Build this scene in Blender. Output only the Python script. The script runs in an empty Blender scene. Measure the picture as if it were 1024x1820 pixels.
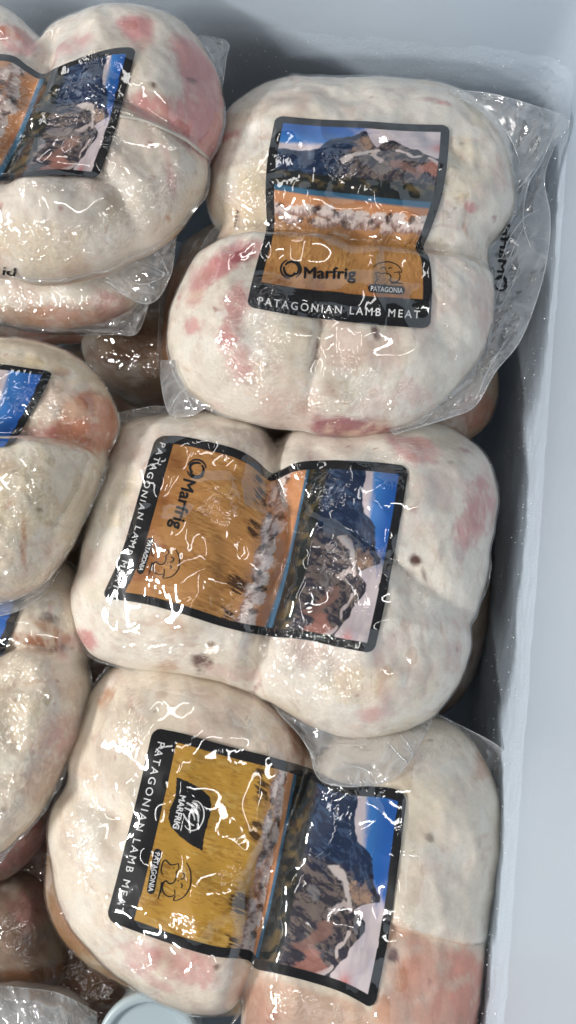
import bpy, math, random
import numpy as np
from mathutils import Vector
from mathutils.bvhtree import BVHTree

# ------------------------------------------------------------------ camera, light, exposure
SC = bpy.context.scene
COL = SC.collection
TILT = math.radians(12.0)
DIST = 0.70
FPX = 1495.0                       # focal length in pixels of the 1024 x 1820 photograph
cam_d = bpy.data.cameras.new('camera'); cam = bpy.data.objects.new('camera', cam_d); COL.objects.link(cam)
cam_d.sensor_fit = 'HORIZONTAL'; cam_d.sensor_width = 36.0; cam_d.lens = 36.0 * FPX / 1024.0
cam_d.clip_start = 0.01; cam_d.clip_end = 50.0
cam.rotation_euler = (TILT, 0, 0)
CF = np.array([0, math.sin(TILT), -math.cos(TILT)]); CU = np.array([0, math.cos(TILT), math.sin(TILT)]); CR = np.array([1.0, 0, 0])
CAM = -CF * DIST
cam.location = tuple(CAM)
SC.camera = cam

world = bpy.data.worlds.new('World'); SC.world = world; world.use_nodes = True
bg = world.node_tree.nodes['Background']; bg.inputs['Color'].default_value = (0.92, 0.96, 1.0, 1); bg.inputs['Strength'].default_value = 0.02

def tube_light(name, loc, target, size, size_y, power, color=(1, 0.97, 0.93)):
    d = bpy.data.lights.new(name, 'AREA'); d.shape = 'RECTANGLE'; d.size = size; d.size_y = size_y
    d.energy = power; d.color = color
    o = bpy.data.objects.new(name, d); COL.objects.link(o); o.location = loc
    o.rotation_euler = (Vector(target) - Vector(loc)).to_track_quat('-Z', 'Y').to_euler()
    return o
# the shop's ceiling lamps above and to the left of the freezer, plus an added fill
W_ = (1.0, 0.985, 0.965)
tube_light('ceiling_or_fill_lamp', (-1.42, -0.20, 1.08), (0, 0, 0), 0.65, 0.12, 24, W_)
tube_light('ceiling_or_fill_lamp', (-1.02, -1.24, 1.18), (0, 0, 0), 0.55, 0.06, 13, W_)
tube_light('ceiling_or_fill_lamp', (-0.38, 0.10, 1.9), (-0.38, 0.10, 0), 0.06, 1.2, 1.8, W_)
tube_light('ceiling_or_fill_lamp', (0.75, 0.15, 1.75), (0.1, 0.0, 0), 0.10, 1.2, 4.0, W_)  # added fill from the right, brightens the packs' right sides
tube_light('ceiling_or_fill_lamp', (-0.75, 0.80, 1.6), (-0.3, 0.3, 0), 1.0, 0.12, 2.2, W_)

SC.view_settings.view_transform = 'Standard'; SC.view_settings.look = 'None'
SC.view_settings.exposure = 0.0; SC.view_settings.gamma = 1.0; SC.view_settings.use_curve_mapping = False
SC.cycles.use_denoising = True; SC.cycles.use_adaptive_sampling = True; SC.cycles.adaptive_threshold = 0.025
SC.cycles.max_bounces = 5; SC.cycles.diffuse_bounces = 3; SC.cycles.glossy_bounces = 2; SC.cycles.transparent_max_bounces = 12
SC.cycles.sample_clamp_indirect = 6.0

# ------------------------------------------------------------------ small maths helpers
def rays(px, py):
    px = np.asarray(px, float); py = np.asarray(py, float)
    return CF + CR * ((px - 512) / FPX)[..., None] - CU * ((py - 910) / FPX)[..., None]
def P(px, py, z=0.0):
    d = rays(px, py); t = (np.asarray(z) - CAM[2]) / d[..., 2]
    return CAM + d * t[..., None]

def _hash(i, j, k, seed):
    with np.errstate(over='ignore'):
        h = (i.astype(np.uint32) * np.uint32(374761393) + j.astype(np.uint32) * np.uint32(668265263)
             + k.astype(np.uint32) * np.uint32(2147483647) + np.uint32((seed * 974711 + 12345) & 0xffffffff))
        h = (h ^ (h >> np.uint32(13))) * np.uint32(1274126177)
        h = (h ^ (h >> np.uint32(16))) * np.uint32(2246822519)
        h = h ^ (h >> np.uint32(15))
    return (h & np.uint32(0xffffff)).astype(np.float64) / 0xffffff
def noise(x, y, z=0.0, seed=0):
    x, y, z = np.broadcast_arrays(np.asarray(x, float), np.asarray(y, float), np.asarray(z, float))
    xi = np.floor(x).astype(np.int64); yi = np.floor(y).astype(np.int64); zi = np.floor(z).astype(np.int64)
    fx, fy, fz = x - xi, y - yi, z - zi
    fx = fx * fx * fx * (fx * (fx * 6 - 15) + 10); fy = fy * fy * fy * (fy * (fy * 6 - 15) + 10); fz = fz * fz * (3 - 2 * fz)
    o = 0
    for a in (0, 1):
        for b in (0, 1):
            for c in (0, 1):
                w = (fx if a else 1 - fx) * (fy if b else 1 - fy) * (fz if c else 1 - fz)
                o = o + w * _hash(xi + a, yi + b, zi + c, seed)
    return o
def fbm(x, y, z=0.0, seed=0, octv=4, gain=0.5):
    o = 0; a = 1; t = 0; f = 1.0
    for k in range(octv):
        o = o + a * noise(x * f, y * f, np.asarray(z) * f, seed + k * 17); t += a; a *= gain; f *= 2.03
    return o / t
def sstep(a, b, x):
    t = np.clip((x - a) / (b - a), 0, 1); return t * t * (3 - 2 * t)
def lin(c):
    c = np.asarray(c, float) / 255.0
    return np.where(c <= 0.04045, c / 12.92, ((c + 0.055) / 1.055) ** 2.4)
def mix(a, b, t):
    return a * (1 - t[..., None]) + np.asarray(b) * t[..., None]
def polyline(pts, n):
    pts = np.asarray(pts, float)
    d = np.r_[0, np.cumsum(np.hypot(*np.diff(pts, axis=0).T))]
    t = np.linspace(0, d[-1], n)
    return np.c_[np.interp(t, d, pts[:, 0]), np.interp(t, d, pts[:, 1])]
def smooth_polyline(pts, n):          # Catmull-Rom
    pts = np.asarray(pts, float)
    p = np.vstack([2 * pts[0] - pts[1], pts, 2 * pts[-1] - pts[-2]])
    out = []
    for i in range(1, len(p) - 2):
        t = np.linspace(0, 1, 12, endpoint=False)[:, None]
        a, b, c, d = p[i - 1], p[i], p[i + 1], p[i + 2]
        out.append(0.5 * ((2 * b) + (c - a) * t + (2 * a - 5 * b + 4 * c - d) * t ** 2 + (3 * b - a - 3 * c + d) * t ** 3))
    out.append(p[-2][None])
    return polyline(np.vstack(out), n)
def seg_dist(x, y, pts):
    best = np.full(np.shape(x), 1e9)
    for (x0, y0), (x1, y1) in zip(pts[:-1], pts[1:]):
        dx, dy = x1 - x0, y1 - y0
        t = np.clip(((x - x0) * dx + (y - y0) * dy) / (dx * dx + dy * dy + 1e-12), 0, 1)
        best = np.minimum(best, np.hypot(x - x0 - t * dx, y - y0 - t * dy))
    return best
def in_poly(x, y, poly):
    ins = np.zeros(np.shape(x), bool); n = len(poly); j = n - 1
    for i in range(n):
        xi, yi = poly[i]; xj, yj = poly[j]
        ins ^= ((yi > y) != (yj > y)) & (x < (xj - xi) * (y - yi) / ((yj - yi) + 1e-12) + xi)
        j = i
    return ins

# ------------------------------------------------------------------ object helpers
def mesh_obj(name, verts, faces, mat, parent=None, colors=None, smooth=True):
    me = bpy.data.meshes.new(name)
    me.from_pydata(np.asarray(verts).tolist(), [], faces if isinstance(faces, list) else faces.tolist())
    if colors is not None:
        ca = me.color_attributes.new('paint', 'FLOAT_COLOR', 'POINT')
        c4 = np.ones((len(verts), 4)); c4[:, :3] = colors
        ca.data.foreach_set('color', c4.ravel())
    if smooth:
        me.polygons.foreach_set('use_smooth', [True] * len(me.polygons))
    me.materials.append(mat); me.update()
    o = bpy.data.objects.new(name, me); COL.objects.link(o)
    if parent is not None:
        o.parent = parent; o.matrix_parent_inverse = PARENT_INV[parent.name]
    return o
PARENT_INV = {}
def thing(name, label, cat, loc=(0, 0, 0), group=None):
    o = bpy.data.objects.new(name, None); COL.objects.link(o); o.location = loc; o.empty_display_size = 0.02
    o['label'] = label; o['category'] = cat
    if group: o['group'] = group
    from mathutils import Matrix
    PARENT_INV[o.name] = Matrix.Translation(loc).inverted()
    return o
def part_parent(o):
    from mathutils import Matrix
    PARENT_INV[o.name] = Matrix.Identity(4); return o
def grid_faces(n, m, wrap=False):
    i = np.arange(n - 1)[:, None]; j = np.arange(m if wrap else m - 1)[None, :]
    j2 = (j + 1) % m
    return np.stack([i * m + j, i * m + j2, (i + 1) * m + j2, (i + 1) * m + j], -1).reshape(-1, 4)

# ------------------------------------------------------------------ materials
def new_mat(name):
    m = bpy.data.materials.new(name); m.use_nodes = True
    nt = m.node_tree; nt.nodes.clear()
    return m, nt, nt.nodes, nt.links
def node(ns, t, **kw):
    n = ns.new(t)
    for k, v in kw.items(): setattr(n, k, v)
    return n
def noise_tex(ns, ls, vec, scale, detail=3, rough=0.5, dist=0.0):
    n = ns.new('ShaderNodeTexNoise'); n.inputs['Scale'].default_value = scale; n.inputs['Detail'].default_value = detail
    n.inputs['Roughness'].default_value = rough; n.inputs['Distortion'].default_value = dist
    ls.new(vec, n.inputs['Vector']); return n
def math_n(ns, ls, op, a, b=None, c=None, clamp=False):
    n = ns.new('ShaderNodeMath'); n.operation = op; n.use_clamp = clamp
    for i, v in enumerate((a, b, c)):
        if v is None: continue
        if isinstance(v, (int, float)): n.inputs[i].default_value = v
        else: ls.new(v, n.inputs[i])
    return n.outputs[0]

def meat_material():
    m, nt, ns, ls = new_mat('lamb_fat_and_meat')
    out = ns.new('ShaderNodeOutputMaterial'); b = ns.new('ShaderNodeBsdfPrincipled'); ls.new(b.outputs[0], out.inputs[0])
    geo = ns.new('ShaderNodeNewGeometry'); att = node(ns, 'ShaderNodeAttribute', attribute_name='paint')
    n1 = noise_tex(ns, ls, geo.outputs['Position'], 55, 5, 0.6, 0.6); n2 = noise_tex(ns, ls, geo.outputs['Position'], 420, 3, 0.6)
    mr = ns.new('ShaderNodeMapRange'); mr.inputs['From Min'].default_value = 0.3; mr.inputs['From Max'].default_value = 0.72
    mr.inputs['To Min'].default_value = 0.95; mr.inputs['To Max'].default_value = 1.04
    ls.new(n1.outputs[0], mr.inputs[0])
    mr2 = ns.new('ShaderNodeMapRange'); mr2.inputs['From Min'].default_value = 0.35; mr2.inputs['From Max'].default_value = 0.65
    mr2.inputs['To Min'].default_value = 0.94; mr2.inputs['To Max'].default_value = 1.04
    ls.new(n2.outputs[0], mr2.inputs[0])
    f = math_n(ns, ls, 'MULTIPLY', mr.outputs[0], mr2.outputs[0])
    v = node(ns, 'ShaderNodeVectorMath', operation='SCALE'); ls.new(att.outputs['Color'], v.inputs[0]); ls.new(f, v.inputs['Scale'])
    ls.new(v.outputs[0], b.inputs['Base Color'])
    b.inputs['Roughness'].default_value = 0.55; b.inputs['Specular IOR Level'].default_value = 0.3
    
    h = math_n(ns, ls, 'MULTIPLY_ADD', n2.outputs[0], 0.25, n1.outputs[0])
    bp = ns.new('ShaderNodeBump'); bp.inputs['Strength'].default_value = 0.3; bp.inputs['Distance'].default_value = 0.0018
    ls.new(h, bp.inputs['Height']); ls.new(bp.outputs[0], b.inputs['Normal'])
    return m

def film_material(name, milk=0.012, wrinkle=1.0, scale=1.0, gloss=0.05, milk_crease=0.0, spec=1.0, taut=0.50, attr=False):
    """Clear vacuum film: mostly see-through, a glossy skin, and creases where it is crumpled."""
    m, nt, ns, ls = new_mat(name)
    out = ns.new('ShaderNodeOutputMaterial'); geo = ns.new('ShaderNodeNewGeometry')
    pos = geo.outputs['Position']
    big = noise_tex(ns, ls, pos, 14 * scale, 2, 0.5)
    area = ns.new('ShaderNodeMapRange'); area.inputs['From Min'].default_value = taut; area.inputs['From Max'].default_value = taut + 0.16
    area.inputs['To Min'].default_value = 0.10; area.inputs['To Max'].default_value = 1.0
    ls.new(big.outputs[0], area.inputs[0])
    area_o = area.outputs[0]
    if attr:            # how crumpled the film is, stored on the mesh
        at = node(ns, 'ShaderNodeAttribute', attribute_name='paint'); sx = ns.new('ShaderNodeSeparateColor'); ls.new(at.outputs['Color'], sx.inputs[0])
        area_o = math_n(ns, ls, 'MULTIPLY', math_n(ns, ls, 'ADD', sx.outputs[0], math_n(ns, ls, 'MULTIPLY', area_o, 0.05), clamp=True), math_n(ns, ls, 'SUBTRACT', 1.0, sx.outputs[1]))
    mp = ns.new('ShaderNodeMapping'); mp.inputs['Rotation'].default_value = (0.2, 0.1, 0.7); mp.inputs['Scale'].default_value = (1.0, 0.16, 0.5); ls.new(pos, mp.inputs['Vector'])
    tn = noise_tex(ns, ls, mp.outputs[0], 60 * scale, 1.0, 0.5, 0.4)
    tr_ = math_n(ns, ls, 'ABSOLUTE', math_n(ns, ls, 'SUBTRACT', tn.outputs[0], 0.5)); tens = math_n(ns, ls, 'SUBTRACT', 1.0, math_n(ns, ls, 'MULTIPLY', tr_, 14.0), clamp=True)
    a = noise_tex(ns, ls, pos, 82 * scale, 1.6, 0.5, 1.2)
    r = math_n(ns, ls, 'ABSOLUTE', math_n(ns, ls, 'SUBTRACT', a.outputs[0], 0.5))
    ridge = math_n(ns, ls, 'SUBTRACT', 1.0, math_n(ns, ls, 'MULTIPLY', r, 5.0), clamp=True)
    c = noise_tex(ns, ls, pos, 40 * scale, 1, 0.5, 0.8)
    h = math_n(ns, ls, 'MULTIPLY', math_n(ns, ls, 'MULTIPLY_ADD', ridge, 0.55, c.outputs[0]), area_o)
    h = math_n(ns, ls, 'MULTIPLY_ADD', tens, 0.035, h)
    bp = ns.new('ShaderNodeBump'); bp.inputs['Strength'].default_value = wrinkle; bp.inputs['Distance'].default_value = 0.0032 / scale
    ls.new(h, bp.inputs['Height'])
    tr = ns.new('ShaderNodeBsdfTransparent'); tr.inputs['Color'].default_value = (0.985, 0.985, 0.985, 1)
    gl = ns.new('ShaderNodeBsdfGlossy'); gl.inputs['Roughness'].default_value = gloss; gl.inputs['Color'].default_value = (1, 1, 1, 1)
    ls.new(bp.outputs[0], gl.inputs['Normal'])
    fr = ns.new('ShaderNodeLayerWeight'); fr.inputs['Blend'].default_value = 0.5
    fac = math_n(ns, ls, 'MULTIPLY_ADD', math_n(ns, ls, 'POWER', fr.outputs['Facing'], 4.0), 0.6 * spec, 0.11 * spec, clamp=True)
    df = ns.new('ShaderNodeBsdfDiffuse'); df.inputs['Color'].default_value = (0.82, 0.84, 0.86, 1)
    tl = ns.new('ShaderNodeBsdfTranslucent'); tl.inputs['Color'].default_value = (0.82, 0.84, 0.86, 1)
    dt = ns.new('ShaderNodeMixShader'); dt.inputs[0].default_value = 0.4; ls.new(df.outputs[0], dt.inputs[1]); ls.new(tl.outputs[0], dt.inputs[2])
    mk = ns.new('ShaderNodeMixShader')
    if milk_crease:
        pw = math_n(ns, ls, 'MULTIPLY', math_n(ns, ls, 'POWER', ridge, 3.0), math_n(ns, ls, 'MULTIPLY', area_o, milk_crease))
        ls.new(math_n(ns, ls, 'ADD', pw, milk, clamp=True), mk.inputs[0])
    else:
        mk.inputs[0].default_value = milk
    ls.new(tr.outputs[0], mk.inputs[1]); ls.new(dt.outputs[0], mk.inputs[2])
    mx = ns.new('ShaderNodeMixShader'); ls.new(fac, mx.inputs[0]); ls.new(mk.outputs[0], mx.inputs[1]); ls.new(gl.outputs[0], mx.inputs[2])
    ls.new(mx.outputs[0], out.inputs[0])
    return m

def print_material(name, color=None):
    m, nt, ns, ls = new_mat(name)
    out = ns.new('ShaderNodeOutputMaterial'); b = ns.new('ShaderNodeBsdfPrincipled'); ls.new(b.outputs[0], out.inputs[0])
    b.inputs['Roughness'].default_value = 0.45; b.inputs['Specular IOR Level'].default_value = 0.25
    if color is None:
        att = node(ns, 'ShaderNodeAttribute', attribute_name='paint'); ls.new(att.outputs['Color'], b.inputs['Base Color'])
    else:
        geo = ns.new('ShaderNodeNewGeometry'); n = noise_tex(ns, ls, geo.outputs['Position'], 300, 2)
        v = ns.new('ShaderNodeMix'); v.data_type = 'RGBA'; v.inputs[6].default_value = (*color, 1); v.inputs[7].default_value = (*[c * 0.85 for c in color], 1)
        ls.new(n.outputs[0], v.inputs[0]); ls.new(v.outputs[2], b.inputs['Base Color'])
    return m

def plastic_material(name, color, rough=0.4, bump=0.2, bscale=60, var=0.06, spec=0.4, dist=0.001):
    m, nt, ns, ls = new_mat(name)
    out = ns.new('ShaderNodeOutputMaterial'); b = ns.new('ShaderNodeBsdfPrincipled'); ls.new(b.outputs[0], out.inputs[0])
    geo = ns.new('ShaderNodeNewGeometry'); n = noise_tex(ns, ls, geo.outputs['Position'], bscale, 5, 0.6); n2 = noise_tex(ns, ls, geo.outputs['Position'], 7, 3, 0.6)
    v = ns.new('ShaderNodeMix'); v.data_type = 'RGBA'
    v.inputs[6].default_value = (*[c * (1 - var) for c in color], 1); v.inputs[7].default_value = (*[min(1, c * (1 + var)) for c in color], 1)
    ls.new(n2.outputs[0], v.inputs[0]); ls.new(v.outputs[2], b.inputs['Base Color'])
    b.inputs['Roughness'].default_value = rough; b.inputs['Specular IOR Level'].default_value = spec
    bp = ns.new('ShaderNodeBump'); bp.inputs['Strength'].default_value = bump; bp.inputs['Distance'].default_value = dist
    ls.new(n.outputs[0], bp.inputs['Height']); ls.new(bp.outputs[0], b.inputs['Normal'])
    return m

M_MEAT = meat_material()
M_FILM = film_material('vacuum_film', attr=True)
M_RIM = film_material('film_edge', milk=0.30, wrinkle=0.3, gloss=0.1, spec=1.4)  # milky tone stands in for the reflection at pack outlines
M_CREASE = film_material('folded_film', milk=0.45, wrinkle=0.3, gloss=0.12, spec=1.6)
M_FLANGE = film_material('crumpled_bag_film', milk=0.30, wrinkle=0.55, scale=0.36, gloss=0.07, milk_crease=0.22, taut=0.36, spec=1.3)
M_PRINT = print_material('printed_label')
M_BLACK = print_material('black_ink', (0.012, 0.012, 0.014))
M_WHITE = print_material('white_ink', (0.78, 0.78, 0.78))
M_LINER = plastic_material('white_freezer_liner', (0.54, 0.62, 0.705), 0.35, 0.12, 9, 0.03, 0.4, 0.01)
M_FROST = plastic_material('frosted_liner', (0.55, 0.63, 0.715), 0.7, 0.35, 420, 0.05, 0.3, 0.0012)
M_ICE = plastic_material('ice_grain', (0.85, 0.90, 0.95), 0.12, 0.1, 80, 0.02, 0.9)
M_TWINE = plastic_material('white_twine', (0.62, 0.58, 0.52), 0.8, 0.6, 900, 0.05, 0.2)
M_TUB = plastic_material('pale_tub_plastic', (0.55, 0.66, 0.70), 0.3, 0.1, 40, 0.03, 0.5)

# ------------------------------------------------------------------ the freezer liner
# two wall lines on the plan, taken at packs' height; walls rise from the floor with a soft inner corner
FLOOR_Z = -0.34
r0 = P(1000, 420, 0.045)[:2]; r1 = P(900, 1820, 0.045)[:2]       # right wall
b0 = P(300, 50, 0.03)[:2]; b1 = P(900, 105, 0.03)[:2]          # back wall
def line_x(p, q, r, s):
    d1 = q - p; d2 = s - r
    t = ((r[0] - p[0]) * d2[1] - (r[1] - p[1]) * d2[0]) / (d1[0] * d2[1] - d1[1] * d2[0])
    return p + d1 * t
corner = line_x(r0, r1, b0, b1)
dr = (r1 - r0) / np.linalg.norm(r1 - r0); db = (b0 - b1) / np.linalg.norm(b0 - b1)
RAD = 0.030
LB, LR = 0.78, 0.97
def wall_path():
    pts = []
    fr = corner + dr * LR; fl_ = fr + db * LB; bl_ = corner + db * LB
    for t in np.linspace(LB - .001, RAD, 100): pts.append(corner + db * t)
    for a in np.linspace(0, 1, 18)[1:-1]:   # quadratic fillet
        pts.append(corner + db * RAD * (1 - a) ** 2 + dr * RAD * a ** 2)
    for t in np.linspace(RAD, LR - .02, 150): pts.append(corner + dr * t)
    for t in np.linspace(.02, LB - .02, 14): pts.append(fr + db * t)  # unseen front wall, added to keep lamp light out of the gaps
    for t in np.linspace(.02, LR - .001, 14): pts.append(fl_ - dr * t)  # unseen left wall, added with a rim that shades the gaps
    pts = np.array(pts)
    tg = np.gradient(pts, axis=0); tg /= np.linalg.norm(tg, axis=1)[:, None]
    nrm = np.c_[tg[:, 1], -tg[:, 0]]          # towards the inside or outside, fixed below
    inside = corner + db * LB / 2 + dr * LR / 2
    sgn = np.sign(((inside - pts) * nrm).sum(1)); nrm *= sgn[:, None]
    return pts, nrm
WP, WN = wall_path()
nW = len(WP)
back_w = sstep(103.0, 85.0, np.arange(nW)); RIM = np.where(np.arange(nW) > 267, 0.215, 0.32)     # 1 on the back wall, 0 on the right; other rims sized for shade
def swept(profile_fn):
    rows = []
    zs = profile_fn(None)
    for k in range(len(zs)):
        off, z = profile_fn(k)
        rows.append(np.c_[WP + WN * np.asarray(off)[..., None] if np.ndim(off) else WP + WN * off, np.minimum(np.full(nW, z), RIM - 1e-4 * (0.4 - z))])
    return np.array(rows)
# liner: offset towards inside (positive) against height
prof = [(0.004, FLOOR_Z), (0.003, -0.2), (0.0015, -0.05), (0.0, 0.02), (-0.001, 0.06), (-0.003, 0.10)]
zs_l = np.array([FLOOR_Z, -0.25, -0.15, -0.08, -0.03, 0.0, 0.03, 0.06, 0.085, 0.095, 0.100, 0.103, 0.105, 0.106, 0.108, 0.115, 0.14, 0.18, 0.24, 0.32])
def liner_profile(k):
    if k is None: return zs_l
    z = zs_l[k]
    base = -0.012 * (z + 0.05)
    ledge = sstep(0.100, 0.106, np.array(z)) * 0.016
    return base - ledge * back_w, z
rows = swept(liner_profile)
V = rows.reshape(-1, 3)
liner = mesh_obj('freezer_wall', V, grid_faces(len(zs_l), nW), M_LINER)
liner['kind'] = 'structure'
# frost crust on the lower part of the wall, its upper edge uneven
nz = 90
tz = np.linspace(0, 1, nz)
arc = np.r_[0, np.cumsum(np.hypot(*np.diff(WP, axis=0).T))]
top_z = 0.040 + 0.005 * (fbm(arc * 22, 0 * arc, 0, 5, 3) - 0.5) + 0.004 * (noise(arc * 130, 0 * arc, 0, 9) - 0.5) + 0.012 * back_w
frV = []
for t in tz:
    z = FLOOR_Z + 0.002 + (top_z - FLOOR_Z) * (1 - (1 - t) ** 1.7)
    edge = 1 - sstep(0.68, 1.0, np.array(t))
    th = (0.0034 - 0.0027 * back_w + 0.0025 * (1 - .8 * back_w) * (fbm(arc * 30, z * 30, 0, 21, 4) - 0.5) + 0.0016 * (1 - .75 * back_w) * (noise(arc * 260, z * 260, 0, 3) - 0.5)) * edge
    off = -0.012 * (z + 0.05) + th - 0.0006 * (1 - edge)
    frV.append(np.c_[WP + WN * off[:, None], z])
mesh_f = mesh_obj('frost_crust', np.array(frV).reshape(-1, 3), grid_faces(nz, nW), M_FROST)
mesh_f['kind'] = 'stuff'; mesh_f['label'] = 'white frost crust along the lower freezer wall'; mesh_f['category'] = 'frost'
# floor
fl = mesh_obj('freezer_floor', [(-1.3, -1.2, FLOOR_Z), (0.5, -1.2, FLOOR_Z), (0.5, 0.8, FLOOR_Z), (-1.3, 0.8, FLOOR_Z)], [(0, 1, 2, 3)], M_LINER, smooth=False)
fl['kind'] = 'structure'
# loose ice grains stuck to the crust and the wall: stuff
rng = np.random.default_rng(4)
gv, gf = [], []
def grain(c, n, r):
    k = len(gv)
    d = rng.normal(size=(6, 3)); d /= np.linalg.norm(d, axis=1)[:, None]
    base = np.array([[1, 0, 0], [-1, 0, 0], [0, 1, 0], [0, -1, 0], [0, 0, 1], [0, 0, -1]]) + 0.35 * d
    gv.extend((c + base * r * rng.uniform(0.7, 1.3, (6, 1))).tolist())
    for a, b, cc in ((0, 2, 4), (2, 1, 4), (1, 3, 4), (3, 0, 4), (2, 0, 5), (1, 2, 5), (3, 1, 5), (0, 3, 5)):
        gf.append((k + a, k + b, k + cc))
for i in range(900):
    j = rng.integers(8, nW - 8); z = 0.045 - abs(rng.normal(0, 0.05)); off = -0.012 * (z + 0.05) + 0.0095
    c = np.r_[WP[j] + WN[j] * off, z] + np.r_[rng.normal(0, 0.002, 2), 0]
    grain(c, None, rng.uniform(0.0002, 0.00055))
ice = mesh_obj('ice_grains', gv, gf, M_ICE, smooth=False); ice['kind'] = 'stuff'
ice['label'] = 'small ice grains clinging to the freezer wall'; ice['category'] = 'ice'

# ------------------------------------------------------------------ packs
FAT = lin((238, 229, 215)); PINK = lin((205, 138, 136)); RED = lin((150, 62, 72)); TAN = lin((190, 132, 92)); DARK = lin((84, 40, 36))
FLESH = lin((205, 122, 92)); CREAM = lin((228, 206, 164)); GREY = lin((214, 206, 192)); BROWN = lin((120, 84, 58))
KCOL = dict(pink=PINK, red=RED, tan=TAN, dark=DARK, flesh=FLESH, cream=CREAM, grey=GREY, brown=BROWN)

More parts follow.
